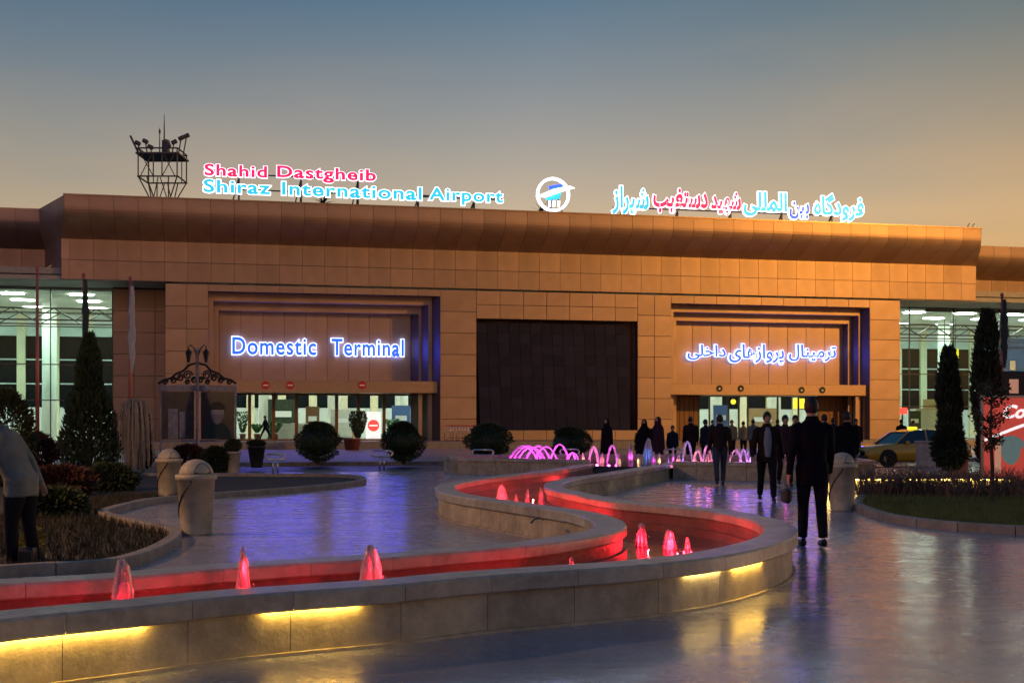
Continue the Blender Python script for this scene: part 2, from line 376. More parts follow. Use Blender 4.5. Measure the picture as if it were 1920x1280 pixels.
g = MB(); g.hexa(strip(-160,160,VP+.01,60,-.5), strip(-160,160,VP+.01,60,ZP)); struct('terminal_platform', g, 'pavement')
kerb_row = thing('road_kerb', 'pale stone kerb along the far side of the dark road', 'kerb', W(0,0,0), TH)
kme = MB().box(0, 1.97, 0, .25, -.3, .03, bev=.015).mesh('kerb_stone', 'kerb')
for i in range(-22, 22): link('kerb_stone', kme, kerb_row, (i*2.0, VR-.27, 0))
# ================================================================== terminal building
bld = thing('terminal_building', 'wide orange clad airport terminal with curved eaves and two stepped portals', 'building', QF, TH)
OV = 2.6; ZT = FA(1000, 398, -OV)[1]; Z1 = FA(1000, 417, -OV)[1]; Z2 = FA(1000, 474, 0)[1]; ZJ = FA(1000, 510, 0)[1]; ZB = FA(1000, 544, 0)[1]
def eave_profile(k=10):
    pr = [(-OV, ZT), (-OV, Z1)]
    H_ = Z1 - Z2
    for fv, fz in ((.008, .10), (.035, .20), (.09, .31), (.17, .41), (.28, .51), (.42, .61), (.58, .72), (.75, .82), (.90, .92), (1, 1)): pr.append((-OV + OV*fv, Z1 - H_*fz))
    pr += [(0, ZJ + .02)]
    return pr
PR = eave_profile()
def sweep_panel(pr, u0, u1, th=.05):
    """a cladding panel following the profile pr between u0 and u1, with thickness"""
    mb = MB(); n = len(pr); nr = []
    for i in range(n):
        a, b = pr[max(i-1,0)], pr[min(i+1,n-1)]; t = Vector((b[0]-a[0], b[1]-a[1])).normalized(); nr.append((-t.y, t.x))
    for i in range(n-1):
        (v0,z0),(v1,z1) = pr[i], pr[i+1]; (a0,b0),(a1,b1) = nr[i], nr[i+1]
        mb.quad((u0,v0,z0),(u0,v1,z1),(u1,v1,z1),(u1,v0,z0))
        mb.quad((u0,v0,z0),(u0,v0+a0*th,z0+b0*th),(u0,v1+a1*th,z1+b1*th),(u0,v1,z1)); mb.quad((u1,v0,z0),(u1,v1,z1),(u1,v1+a1*th,z1+b1*th),(u1,v0+a0*th,z0+b0*th))
    for i in (0, n-1):
        (v0,z0),(a0,b0) = pr[i], nr[i]; mb.quad((u0,v0,z0),(u1,v0,z0),(u1,v0+a0*th,z0+b0*th),(u0,v0+a0*th,z0+b0*th))
    return mb
def fascia(parent, name, u0, u1, v, zt_shift=0., chamfer=None):
    fr = MB()
    # backing wall just behind the panels
    pb = [(a + .09, b) for a, b in PR] + [(.09, ZB)]
    for i in range(len(pb)-1):
        (a,z0),(b,z1) = pb[i], pb[i+1]; fr.quad((u0,v+a,z0+zt_shift),(u0,v+b,z1+zt_shift),(u1,v+b,z1+zt_shift),(u1,v+a,z0+zt_shift))
    fr.box(u0, u1, v-OV+.1, v+1.2, ZT-.25+zt_shift, ZT-.02+zt_shift)
    root = fr.build(name, 'backing', parent)
    n = round((u1-u0)/1.48); w = (u1-u0)/n
    if chamfer:
        for ue, us in zip(chamfer, (u0, u1)):
            cp = MB(); lo, hi = min(ue, us)+.012, max(ue, us)-.012; f_ = lambda v_: us + (ue-us)*(v_+OV)/OV
            for i in range(len(PR)-1):
                (a, z0), (b, z1) = PR[i], PR[i+1]; cp.quad((us, v+a, z0), (us, v+b, z1), (f_(b), v+b, z1), (f_(a), v+a, z0))
            cp.build('cladding_panel', 'cladding', root, True); MB().box(lo, hi, v, v+.05, ZB+.015, ZJ-.012).build('cladding_panel', 'cladding', root); MB().box(lo-.01, hi+.01, v+.06, v+.10, ZB, Z2).build('panel_backing', 'backing', root)
    me1 = sweep_panel(PR, .012, w-.012).mesh('cladding_panel', 'cladding', True)
    me2 = MB().box(.012, w-.012, 0, .05, ZB+.015, ZJ-.012).mesh('cladding_panel', 'cladding')
    for i in range(n):
        link('cladding_panel', me1, root, (u0+i*w, v, zt_shift)); link('cladding_panel', me2, root, (u0+i*w, v, zt_shift))
    return root
uL, uR = U(120, -OV), U(1840, -OV); eL, eR = U(115, 0), U(1830, 0)
fas = fascia(bld, 'roof_fascia', uL, uR, 0, 0., (eL, eR))
# metal coping along the roof edge
MB().box(uL-.05, uR+.05, -OV-.06, -OV+.4, ZT, ZT+.09).build('roof_coping', 'beam', bld)
# chamfered return at the left end, set back wings
VW = 5.7
wl = FA(74, 390, VW-OV)[0]
for ua_, ue_, ub_ in ((uL, eL, wl), (uR, eR, uR+3.4)):
    ret = MB(); fu = lambda v_: ua_ + (ue_-ua_)*(v_+OV)/OV
    for i in range(len(PR)-1):
        (a, z0), (b, z1) = PR[i], PR[i+1]; ret.quad((fu(a), a, z0), (fu(b), b, z1), (ub_, b+VW, z1), (ub_, a+VW, z0))
    ret.quad((ue_,0,ZJ),(ue_,0,ZB),(ub_,VW,ZB),(ub_,VW,ZJ)).build('eave_return', 'cladding', bld, True)
    sg = 1 if ub_ < ua_ else -1; um = ua_ + sg*.25; ul_ = ub_ + sg*.4
    bk = MB()
    for i in range(len(PR)-1):
        (a, z0), (b, z1) = PR[i], PR[i+1]; bk.quad((um, a+.06, z0), (um, b+.06, z1), (ul_, b+VW+.2, z1), (ul_, a+VW+.2, z0)); bk.quad((ua_+sg*.004, a+.06, z0), (ua_+sg*.004, b+.06, z1), (um, b+.06, z1), (um, a+.06, z0))
    bk.quad((ua_+sg*.004,.05,ZJ+.1),(ua_+sg*.004,.05,ZB),(ul_,VW+.2,ZB),(ul_,VW+.2,ZJ+.1)); bk.quad((ua_,-.0,ZB+.004),(ub_,VW,ZB+.004),(ub_+sg*.1,VW+1.5,ZB+.004),(um+sg*3,VW+1.5,ZB+.004),(um+sg*3,0,ZB+.004))
    bk.quad((ua_,-OV,ZT-.03),(ub_,VW-OV,ZT-.03),(ub_,VW+2,ZT-.03),(um+sg*3,VW+2,ZT-.03),(um+sg*3,-OV+.2,ZT-.03))
    bk.build('return_backing', 'soffit', bld)
wingR_shift = FA(1850, 461, VW-OV)[1] - ZT
fascia(bld, 'wing_fascia', wl-30, wl, VW)
fascia(bld, 'wing_fascia', uR+.4, uR+34, VW, wingR_shift)
# solid roof, soffits and rear body
MB().box(wl-30, uR+34, .3, 40, ZB+.35, ZB+.75).build('roof_slab', 'soffit', bld)
MB().box(uL+1, uR-.5, -OV+.4, 38, ZT-.6, ZT-.3).box(uL+1, uR-1, 37.6, 38, ZB, ZT-.3).build('roof_deck', 'soffit', bld)
MB().box(wl-30, U(309)-.02, .12, 6.6, ZB-.02, ZB+.25).build('soffit', 'soffit', bld); MB().box(U(1688)+.02, uR+34, .12, 6.6, ZB-.06, ZB+.25).build('soffit', 'soffit', bld)
# ---- central block: backing masses, cladding grid
UA, UB = U(310), U(1687)
def px_rect(x0, x1, y0, y1, v=0.):
    u0, u1 = U(x0, v), U(x1, v); xm = (x0+x1)/2
    return u0, u1, FA(xm, y1, v)[1], FA(xm, y0, v)[1]
_pm = {}
def clad(parent, u0, u1, z0, z1, cols, rows, v=0., m='cladding', th=.06, gap=.022, frac=None):
    w = (u1-u0)/cols; zs = [z0 + (z1-z0)*i/rows for i in range(rows+1)] if frac is None else frac
    for j in range(len(zs)-1):
        h = zs[j+1]-zs[j]; k = (round(w,3), round(h,3), m)
        if k not in _pm: _pm[k] = MB().box(gap/2, w-gap/2, -th, 0, gap/2, h-gap/2, bev=.012).mesh('cladding_panel', m)
        for i in range(cols): link('cladding_panel', _pm[k], parent, (u0+i*w, v, zs[j]))
ZC = ZB - .12
wall = MB()
# openings: (u0,u1,z0,z1)
OL = px_rect(390, 825, 551, 740); OR_ = px_rect(1258, 1630, 573, 742); OS = px_rect(893, 1195, 600, 806)
def piece(u0, u1, z0, z1, v0=.0, v1=.5): wall.box(u0, u1, v0+.005, v1, z0, z1)
piece(UA, OL[0], ZP, ZC); piece(OL[0], OL[1], OL[3], ZC); piece(OL[1], OS[0], ZP, ZC); piece(OS[0], OS[1], OS[3], ZC)
piece(OS[0], OS[1], ZP, OS[2]); piece(OS[1], OR_[0], ZP, ZC); piece(OR_[0], OR_[1], OR_[3], ZC); piece(OR_[1], UB, ZP, ZC)
wo = wall.build('front_wall', 'backing', bld)
rows = [ZP + (ZC-ZP)*i/7 for i in range(8)]
clad(wo, UA, OL[0], 0, 0, 2, 0, frac=rows)
clad(wo, OL[0], OL[1], OL[3], ZC, 10, 1)
clad(wo, OL[1], OS[0], 0, 0, 1, 0, frac=rows)
zmid = (OS[3] + ZC)/2
clad(wo, OS[0], OS[1], OS[3], ZC, 7, 2)
clad(wo, OS[1], OR_[0], 0, 0, 2, 0, frac=rows)
clad(wo, OR_[0], OR_[1], OR_[3], ZC, 9, 1)
clad(wo, OR_[1], UB, 0, 0, 1, 0, frac=rows)
clad(wo, OS[0], OS[1], ZP, OS[2], 7, 1)
def portal(x_l, x_r, ys, beam_y, name, doors_px, wood):
    """three stepped recesses: x_l, x_r = left and right edges of each opening, ys = its top (photo px)"""
    root = MB()
    DV = .85; zb = FA((x_l[0]+x_r[0][0])/2, beam_y[0], .3)[1]
    q = []
    for k in range(3):
        v0, v1 = DV*k, DV*(k+1)
        xm = (x_l[k]+x_r[k][0])/2
        a0, a1 = U(x_l[k], v0), U(x_r[k][0], v0); zt = FA(xm, ys[k], v0)[1]
        b0, b1 = a0 + .02, U(x_r[k][1], v1); q.append((a0, a1, b0, b1, zt, v0, v1))
    shell = MB()
    for k, (a0, a1, b0, b1, zt, v0, v1) in enumerate(q):
        # soffit and jambs of the step (thick boxes behind the faces)
        shell.quad((a0,v0,zt),(a1,v0,zt),(b1,v1,zt),(b0,v1,zt))
        shell.quad((a1,v0,ZP),(a1,v0,zt),(b1,v1,zt),(b1,v1,ZP), m=1)  # jamb shade put into the colour: darker cladding than the front faces
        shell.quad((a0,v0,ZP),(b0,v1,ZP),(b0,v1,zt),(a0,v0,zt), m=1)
        if k < 2:
            n0, n1, nz = q[k+1][0], q[k+1][1], q[k+1][4]
            shell.quad((b0,v1,nz),(n0-.0,v1,nz),(n0,v1,ZP),(b0,v1,ZP)); shell.quad((b0,v1,nz),(b1,v1,nz),(b1,v1,zt),(b0,v1,zt)); shell.quad((n1,v1,ZP),(b1,v1,ZP),(b1,v1,nz),(n1,v1,nz))
    # outside lining so that no light leaks in from above
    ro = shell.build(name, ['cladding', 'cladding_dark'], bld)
    a0, a1, b0, b1, zt, v0, v1 = q[2]
    vb = v1
    z_beam0, z_beam1 = FA((x_l[0]+x_r[0][0])/2, beam_y[1], .3)[1], zb
    # sign wall at the back of the recess
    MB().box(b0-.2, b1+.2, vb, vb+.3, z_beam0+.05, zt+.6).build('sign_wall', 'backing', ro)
    clad(ro, b0, b1, z_beam1, zt, 9, 1, v=vb-.002)
    # canopy beam over the doors
    bm_ = MB(); u0, u1 = q[0][0]-.3, q[0][1]+.0
    bm_.box(q[0][0]+.02, q[0][1]-.02, .3, vb+.2, z_beam0, z_beam1, bev=.03)
    be = bm_.build('canopy_beam', 'beam', ro)
    return ro, q, vb, z_beam0, z_beam1, be
pl, ql, vbl, zl0, zl1, _ = portal((390, 400, 410), ((825, 810), (803, 790), (785, 770)), (551, 568, 585), (713, 736), 'entrance_portal', None, False)
pr_, qr, vbr, zr0, zr1, _ = portal((1258, 1263, 1268), ((1630, 1614), (1610, 1597), (1590, 1580)), (573, 588, 604), (720, 741), 'entrance_portal', None, True)
def glazing(parent, u0, u1, z0, z1, v, cuts, hcuts, mm='mullion', mw=.07, gl='glass', name='glass_wall'):
    """frame with a pane in every cell"""
    fr = MB(); us = [u0]+list(cuts)+[u1]; zs = [z0]+list(hcuts)+[z1]
    for u in us: fr.box(u-mw/2, u+mw/2, v-.06, v+.06, z0, z1)
    for z in zs: fr.box(u0-mw/2, u1+mw/2, v-.05, v+.05, z-mw/2, z+mw/2)
    fo = fr.build(name, mm, parent)
    for a, b in zip(us, us[1:]):
        for c, d in zip(zs, zs[1:]): MB().box(a+mw/2, b-mw/2, v-.008, v+.008, c+mw/2, d-mw/2).build('pane', gl, fo)
    return fo
# doors left
cut = [U(x, vbl) for x in (468, 513, 556, 631, 672, 720)]
glazing(pl, U(432, vbl), U(778, vbl), ZP, zl0-.02, vbl, cut, [], 'wood', .22, 'glass_clear', 'door_glazing')
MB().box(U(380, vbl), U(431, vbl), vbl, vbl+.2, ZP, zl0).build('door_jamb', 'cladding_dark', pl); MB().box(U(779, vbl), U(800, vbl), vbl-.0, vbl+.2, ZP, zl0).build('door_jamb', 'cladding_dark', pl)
cut = [U(x, vbr) for x in (1330, 1366, 1385, 1402, 1458, 1497)]
glazing(pr_, U(1310, vbr), U(1533, vbr), ZP, zr0-.02, vbr, cut, [], 'mullion', .10, 'glass_clear', 'door_glazing')
for x0, x1 in ((1256, 1309), (1534, 1598)):
    wd = MB().box(U(x0-1, vbr), U(x1+1, vbr), vbr+.02, vbr+.2, ZP, zr0).build('door_side_wall', 'backing', pr_)
    n = 6; a, b = U(x0, vbr), U(x1, vbr)
    me = MB().box(.015, (b-a)/n-.015, -.05, 0, 0, zr0-ZP-.03, bev=.008).mesh('plank', 'wood')
    for i in range(n): link('plank', me, wd, (a+(b-a)*i/n, vbr+.01, ZP))
for x in (1606, 1622): MB().box(U(x, .6)-.14, U(x, .6)+.14, .5, .8, ZP, zr0-.01, bev=.02).build('door_post', 'beam', pr_)
for x in (790, 806): MB().box(U(x, .6)-.12, U(x, .6)+.12, .9, 1.2, ZP, zl0-.01, bev=.02).build('door_post', 'cladding', pl)
# round stickers on the beams
def disc(r, y0, y1, seg=20):
    mb = MB(); i = []
    for y in (y0, y1): mb.v += [(r*math.cos(2*math.pi*j/seg), y, r*math.sin(2*math.pi*j/seg)) for j in range(seg)]
    mb.f.append(tuple(range(seg))); mb.f.append(tuple(range(seg, 2*seg))[::-1])
    for j in range(seg): q = (j+1) % seg; mb.f.append((j, seg+j, seg+q, q))
    mb.m = [0]*len(mb.f); return mb
for k, (x, y) in enumerate(((498, 722), (544, 722), (679, 722))):
    u, z = FA(x, y, .28)
    s = disc(.27, -.03, 0).build('no_entry_sign', 'sign_red'); s.location = W(u, .29, z); s.rotation_euler = (0, 0, TH)
    tag(s, ('round red no entry sign over the left door, nearest the lamp post', 'round red no entry sign, middle one over the left door', 'round red no entry sign over the left door, nearest the dark screen')[k], 'sign', 'no entry signs over the left door')
    MB().box(-.17, .17, -.045, -.03, -.045, .045).build('white_bar', 'white', s)
for k, (x, y) in enumerate(((1349, 728), (1389, 728), (1503, 731), (1542, 731))):
    u, z = FA(x, y, .28)
    s = disc(.24, -.03, 0).build('round_sign', 'black'); s.location = W(u, .29, z); s.rotation_euler = (0, 0, TH)
    tag(s, ('first small round black sign from the left over the right door', 'second small round black sign from the left over the right door', 'third small round black sign from the left over the right door', 'rightmost small round black sign over the right door')[k], 'sign', 'round signs over the right door')
    MB().prism([(-.09, -.03), (0, -.09+.0), (.09, -.03), (0, .06)], .031, .046).build('white_mark', 'white', s).rotation_euler = (R(90), 0, 0)
# ---- LED screen in its recess
sr = MB(); o = OS
sr.quad((o[0],0,o[2]),(o[0],1.6,o[2]),(o[0],1.6,o[3]),(o[0],0,o[3])); sr.quad((o[1],0,o[2]),(o[1],0,o[3]),(o[1],1.6,o[3]),(o[1],1.6,o[2]))
sr.quad((o[0],0,o[3]),(o[0],1.6,o[3]),(o[1],1.6,o[3]),(o[1],0,o[3])); sr.quad((o[0],0,o[2]),(o[1],0,o[2]),(o[1],1.6,o[2]),(o[0],1.6,o[2])); sr.quad((o[0],1.6,o[2]),(o[1],1.6,o[2]),(o[1],1.6,o[3]),(o[0],1.6,o[3]))
sr.build('screen_recess', 'cladding', bld)
scr = thing('led_screen', 'large dark switched-off video screen set between the two entrance portals', 'screen', QF, TH)
u0, u1 = o[0]+.12, o[1]-.62; zb_, zt_ = o[2]+.03, o[3]-.22
MB().hexa([(u0+.18,.12,zb_),(u1+.12,.12,zb_),(u1+.12,.5,zb_),(u0+.18,.5,zb_)], [(u0-.06,.62,zt_),(u1-.06,.62,zt_),(u1-.06,1.0,zt_),(u0-.06,1.0,zt_)]).build('screen_body', 'dark_metal', scr)
nc, nr_ = 14, 10
for j in range(nr_):
    for i in range(nc):
        def pt(a, b):
            uu = (u0+.18+(u1-u0-.06)*a)*(1-b) + (u0-.06+(u1-u0)*a)*b; return (uu, .10+.5*b, zb_+(zt_-zb_)*b)
        e_ = .0016
        A = [pt(i/nc+e_, j/nr_+e_), pt((i+1)/nc-e_, j/nr_+e_), pt((i+1)/nc-e_, (j+1)/nr_-e_), pt(i/nc+e_, (j+1)/nr_-e_)]
        MB().hexa([(p[0],p[1]-.02+.04,p[2]) for p in A], [(p[0],p[1]-.03,p[2]) for p in A]).build('led_module', 'screen', scr)
# ---- left pier and glass walls of the wings
VG = 5.2
clad_p = MB().box(U(212, 4.2), U(330, 4.2), 4.21, 6.5, ZP, ZB).build('side_pier', 'backing', bld)
clad(clad_p, U(212, 4.2), U(330, 4.2), 0, 0, 3, 0, v=4.2, frac=rows)
zgt = FA(100, 541, VG)[1]
gz = lambda y, x: FA(x, y, VG)[1]
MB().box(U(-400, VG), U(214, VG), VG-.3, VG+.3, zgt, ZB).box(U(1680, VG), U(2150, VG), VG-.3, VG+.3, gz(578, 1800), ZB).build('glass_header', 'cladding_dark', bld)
glazing(bld, U(-400, VG), U(211, VG), ZP, zgt, VG, [U(x, VG) for x in (-280, -160, -30, 95)], [gz(612, 100), gz(683, 100), gz(750, 100)])
glazing(bld, U(1672, VG), U(2150, VG), ZP, gz(578, 1800), VG, [U(x, VG) for x in (1705, 1787, 1875, 1965, 2060)], [gz(640, 1800), gz(702, 1800), gz(762, 1800)])
# ---- the lit hall inside
VB = 26.0; u0, u1 = U(-400, VG)-2, U(2150, VG)+2; ZI = ZB-.15
MB().box(u0, u1, VG+.3, VB, ZP+.004, ZP+.02).build('hall_floor', 'hall_floor', bld)
MB().box(u0, u1, VG+.5, VB, ZI, ZI+.2).build('hall_ceiling', 'hall_ceiling', bld)
bw = MB().box(u0, u1, VB, VB+.3, ZP, ZI).build('hall_back_wall', 'hall_wall', bld)
MB().box(u0-.3, u0, VG, VB, ZP, ZI).box(u1, u1+.3, VG, VB, ZP, ZI).build('hall_end_wall', 'hall_wall', bld)
# walls that close the block off beside the portals (the side of the hall facing the plaza)
MB().box(U(306, 5.), OL[0]-.1, 5.0, 5.2, ZP, ZI).box(OL[1], OR_[0], 5.0, 5.2, ZP, ZI).box(OR_[1], U(1672, 5.), 5.0, 5.2, ZP, ZI).box(OL[0]-.1, OL[1], 5., 5.2, zl0, ZI).box(OR_[0], OR_[1], 5., 5.2, zr0, ZI).build('hall_front_wall', 'hall_wall', bld)
zw0, zw1 = 3.0, 9.0
pane_me = MB().box(0, 1.95, -.03, 0, 0, (zw1-zw0)/3-.12).mesh('window_pane', 'night_pane')
k = 0; uu = u0+.4
while uu < u1-2.4:
    for j in range(3): link('window_pane', pane_me, bw, (uu, VB-.002, zw0+j*(zw1-zw0)/3))
    uu += 2.65
pil_me = MB().box(-.33, .33, -.28, 0, 0, ZI-ZP).mesh('pilaster', 'cream')
uu = u0+.4+2.30
while uu < u1-2.4: link('pilaster', pil_me, bw, (uu, VB-.001, ZP)); uu += 2.65
col_me = MB().lathe([(.52, 0), (.52, ZI-ZP)], seg=20).mesh('hall_column', 'hall_column', True)
uu = u0+1.0
while uu < u1: link('hall_column', col_me, bld, (uu, 15.0, ZP+.02)); uu += 5.3
lp_me = MB().box(-.75, .75, -.4, .4, -.05, 0).mesh('ceiling_light', 'panel_light')
for vv in (8.2, 13.0, 19.0):
    uu = u0+1.5
    while uu < u1: link('ceiling_light', lp_me, bld, (uu, vv, ZI-.01)); uu += 4.6
truss = MB()
for vv in (7.2, 11.0):
    for z_ in (ZI-1.1, ZI-1.9): truss.tube([(u0, vv, z_), (u1, vv, z_)], .06, 6)
    uu = u0; s_ = 0
    while uu < u1: truss.tube([(uu, vv, ZI-(1.1 if s_ else 1.9)), (uu+1.4, vv, ZI-(1.9 if s_ else 1.1))], .04, 5); uu += 1.4; s_ ^= 1
truss.build('ceiling_truss', 'mullion', bld)
# furnishing of the hall
def inside(x, d_v): return W(U(x, d_v), d_v, ZP+.022)
def counter(x, v, wdt, dep, h, m, label, top='counter_pale'):
    t = thing('service_counter', label, 'counter', inside(x, v), TH)
    MB().box(-wdt/2, wdt/2, -dep/2, dep/2, 0, h-.05, bev=.01).build('counter_body', m, t)
    MB().box(-wdt/2-.05, wdt/2+.05, -dep/2-.05, dep/2+.05, h-.05, h, bev=.01).build('counter_top', top, t)
    return t
counter(560, 8.5, 3.6, .8, 1.15, 'counter_pale', 'pale reception counter behind the left glass doors')
counter(610, 12, 5.0, .8, 1.2, 'counter', 'brown wooden counter deep inside the left doors')
counter(1745, 9, 3.2, 1.0, 2.4, 'counter_pale', 'pale tall kiosk counter behind the right hand glass wall', 'counter')
t = thing('advert_stand', 'white panel with a red round mark beside the potted plant in the left doorway', 'sign', inside(700, 7.0), TH)
MB().box(-.55, .55, -.05, .05, 0, 2.0, bev=.01).build('panel', 'ad_white', t)
disc(.42, -.02, 0).build('red_mark', 'red_box', t).location = (0, -.06, 1.0)
MB().box(-.3, .3, -.09, -.08, .95, 1.05).build('white_stripe', 'ad_white', t)
t = thing('hanging_sign', 'yellow lit sign hanging inside the right glass wall', 'sign', inside(1781, 8) + Vector((0,0,FA(1781, 660, 8)[1]-.5-.45)), TH)
MB().box(-.75, .75, -.1, .1, 0, .75, bev=.02).build('sign_box', 'yellow_box', t); MB().box(-.5, -.46, -.02, .02, .75, ZI-FA(1781, 660, 8)[1]).box(.46, .5, -.02, .02, .75, ZI-FA(1781, 660, 8)[1]).build('hanger', 'dark_metal', t)
t = thing('wall_panel', 'dark blue advertising panel high inside the right glass wall', 'panel', inside(1865, 12) + Vector((0,0,FA(1865, 695, 12)[1]-.5)), TH)
MB().box(-1.9, 5.2, -.1, .1, 0, 2.9, bev=.02).build('panel', 'blue_wall', t); MB().box(1.4, 1.9, -.14, -.1, .1, .9).build('tan_mark', 'ad_tan', t); MB().box(-1.8,-1.7,0,.1,-4,.0).box(5,5.1,0,.1,-4,0).build('post','dark_metal',t)
t = thing('hanging_sign', 'yellow lit sign hanging behind the right entrance doors', 'sign', inside(1498, 9) + Vector((0,0,FA(1498, 765, 9)[1]-.5)), TH)
MB().box(-.45, .45, -.1, .1, 0, .8, bev=.02).build('sign_box', 'yellow_box', t); MB().box(-.02, .02, -.02, .02, .8, ZI-FA(1498, 765, 9)[1]).build('hanger', 'dark_metal', t)
t = thing('hanging_sign', 'small round yellow lit sign behind the right entrance doors', 'sign', inside(1375, 9) + Vector((0,0,FA(1375, 757, 9)[1]-.5)), TH)
disc(.2, -.05, .05).build('sign_disc', 'yellow_box', t).location = (0,0,.2); MB().box(-.02, .02, -.02, .02, .39, ZI-FA(1375, 757, 9)[1]).build('hanger', 'dark_metal', t)
t = thing('wall_sign', 'small red lit sign at the foot of the right glass wall', 'sign', W(U(1692, 4.8), 4.8, FA(1692, 776, 4.8)[1]), TH)
MB().box(-.4, .4, -.06, .06, 0, .5, bev=.02).build('sign_box', 'red_box', t); MB().box(-.05, .05, -.03, .03, -2.0, 0).build('post', 'dark_metal', t)
def indoor_plant(x, v, h, label):
    t = thing('indoor_plant', label, 'plant', inside(x, v)); MB().lathe([(.01,0),(.18,0),(.24,.42),(.01,.42)], seg=12).build('pot', 'pot_red', t, True); mb = MB(); rr = random.Random(int(x))
    for _ in range(260):
        a = rr.random()*6.28; s = rr.random(); d = Vector((math.cos(a)*.8, math.sin(a)*.8, .6)); mb.leaf((math.cos(a)*.45*s*math.sqrt(rr.random()), math.sin(a)*.45*s, .45+s*(h-.55)), d, .28, .10)
    mb.build('leaves', 'plant_green', t)
indoor_plant(455, 7, 2.0, 'tall green plant at the left end inside the left doors'); indoor_plant(482, 6.5, 1.1, 'low green plant left of the walking man indoors'); indoor_plant(517, 6.6, 1.2, 'low green plant right of the walking man indoors'); indoor_plant(735, 7.2, 1.5, 'green plant at the right end inside the left doors')
def banner(x, v, w_, h, m, label):
    t = thing('banner_stand', label, 'banner', inside(x, v), TH); MB().box(-w_/2, w_/2, -.02, .02, .1, h).build('banner', m, t); MB().box(-w_/2-.05, w_/2+.05, -.15, .15, 0, .1, bev=.02).build('base', 'dark_metal', t); MB().box(-w_*.3, w_*.3, -.03, -.021, h*.55, h*.7).build('pale_block', 'white', t)
banner(586, 9, 1.0, 2.4, 'wood', 'brown banner left of the first bush inside the left doors'); banner(640, 10, 1.6, 2.2, 'counter_pale', 'pale grey banner inside the left doors'); banner(752, 9.5, 1.4, 2.5, 'banner_blue', 'blue banner at the right end inside the left doors'); banner(530, 13, 2.2, 3.0, 'cypress', 'dark green display deep inside the left doors'); banner(1352, 8.5, 1.3, 2.6, 'banner_blue', 'blue banner inside the right doors'); banner(1430, 11, 2.6, 2.4, 'counter', 'brown display inside the right doors')
banner(1715, 8, 1.1, 2.2, 'cypress', 'dark green display beside the small red sign'); banner(1755, 11, 2.4, 3.2, 'counter', 'brown display stand behind the right glass wall')
counter(1560, 9, 4.4, .8, 1.1, 'counter', 'brown counter behind the right entrance doors')
# ================================================================== lettering
FORMS = {'ا':(0xFE8D,0xFE8E,0,0),'ب':(0xFE8F,0xFE90,0xFE91,0xFE92),'پ':(0xFB56,0xFB57,0xFB58,0xFB59),'ت':(0xFE95,0xFE96,0xFE97,0xFE98),'خ':(0xFEA5,0xFEA6,0xFEA7,0xFEA8),'د':(0xFEA9,0xFEAA,0,0),'ر':(0xFEAD,0xFEAE,0,0),'ز':(0xFEAF,0xFEB0,0,0),'س':(0xFEB1,0xFEB2,0xFEB3,0xFEB4),'ش':(0xFEB5,0xFEB6,0xFEB7,0xFEB8),'غ':(0xFECD,0xFECE,0xFECF,0xFED0),'ف':(0xFED1,0xFED2,0xFED3,0xFED4),'گ':(0xFB92,0xFB93,0xFB94,0xFB95),'ل':(0xFEDD,0xFEDE,0xFEDF,0xFEE0),'م':(0xFEE1,0xFEE2,0xFEE3,0xFEE4),'ن':(0xFEE5,0xFEE6,0xFEE7,0xFEE8),'ه':(0xFEE9,0xFEEA,0xFEEB,0xFEEC),'و':(0xFEED,0xFEEE,0,0),'ی':(0xFBFC,0xFBFD,0xFBFE,0xFBFF)}
def clusters(word):
    """the joined letter groups of a Persian word in visual (left to right) order"""
    if word[0] not in FORMS: return list(word)
    out = []; cur = []; pj = False
    for i, ch in enumerate(word):
        f = FORMS[ch]; jn = bool(f[2]) and i+1 < len(word)
        cur.append(chr(f[3] if pj and jn else f[1] if pj else f[2] if jn else f[0]))
        if not jn: out.append(''.join(reversed(cur))); cur = []
        pj = jn
    return out[::-1]
def text_mesh(body, off, ext):
    c = bpy.data.curves.new('t', 'FONT'); c.body = body; c.size = 1; c.offset = off; c.extrude = ext; c.resolution_u = 4
    o = bpy.data.objects.new('t', c); COL.objects.link(o)
    me = bpy.data.meshes.new_from_object(o.evaluated_get(bpy.context.evaluated_depsgraph_get()))
    bpy.data.objects.remove(o); bpy.data.curves.remove(c); return me
def bbox(me):
    xs = [v.co.x for v in me.vertices]; ys = [v.co.y for v in me.vertices]; return (min(xs), max(xs), min(ys), max(ys)) if xs else (0,0,0,0)
_bar = None
def advance(prefix):
    global _bar
    if _bar is None: _bar = bbox(text_mesh('I', 0, 0))
    return bbox(text_mesh(prefix + 'I', 0, 0))[1] - _bar[1]
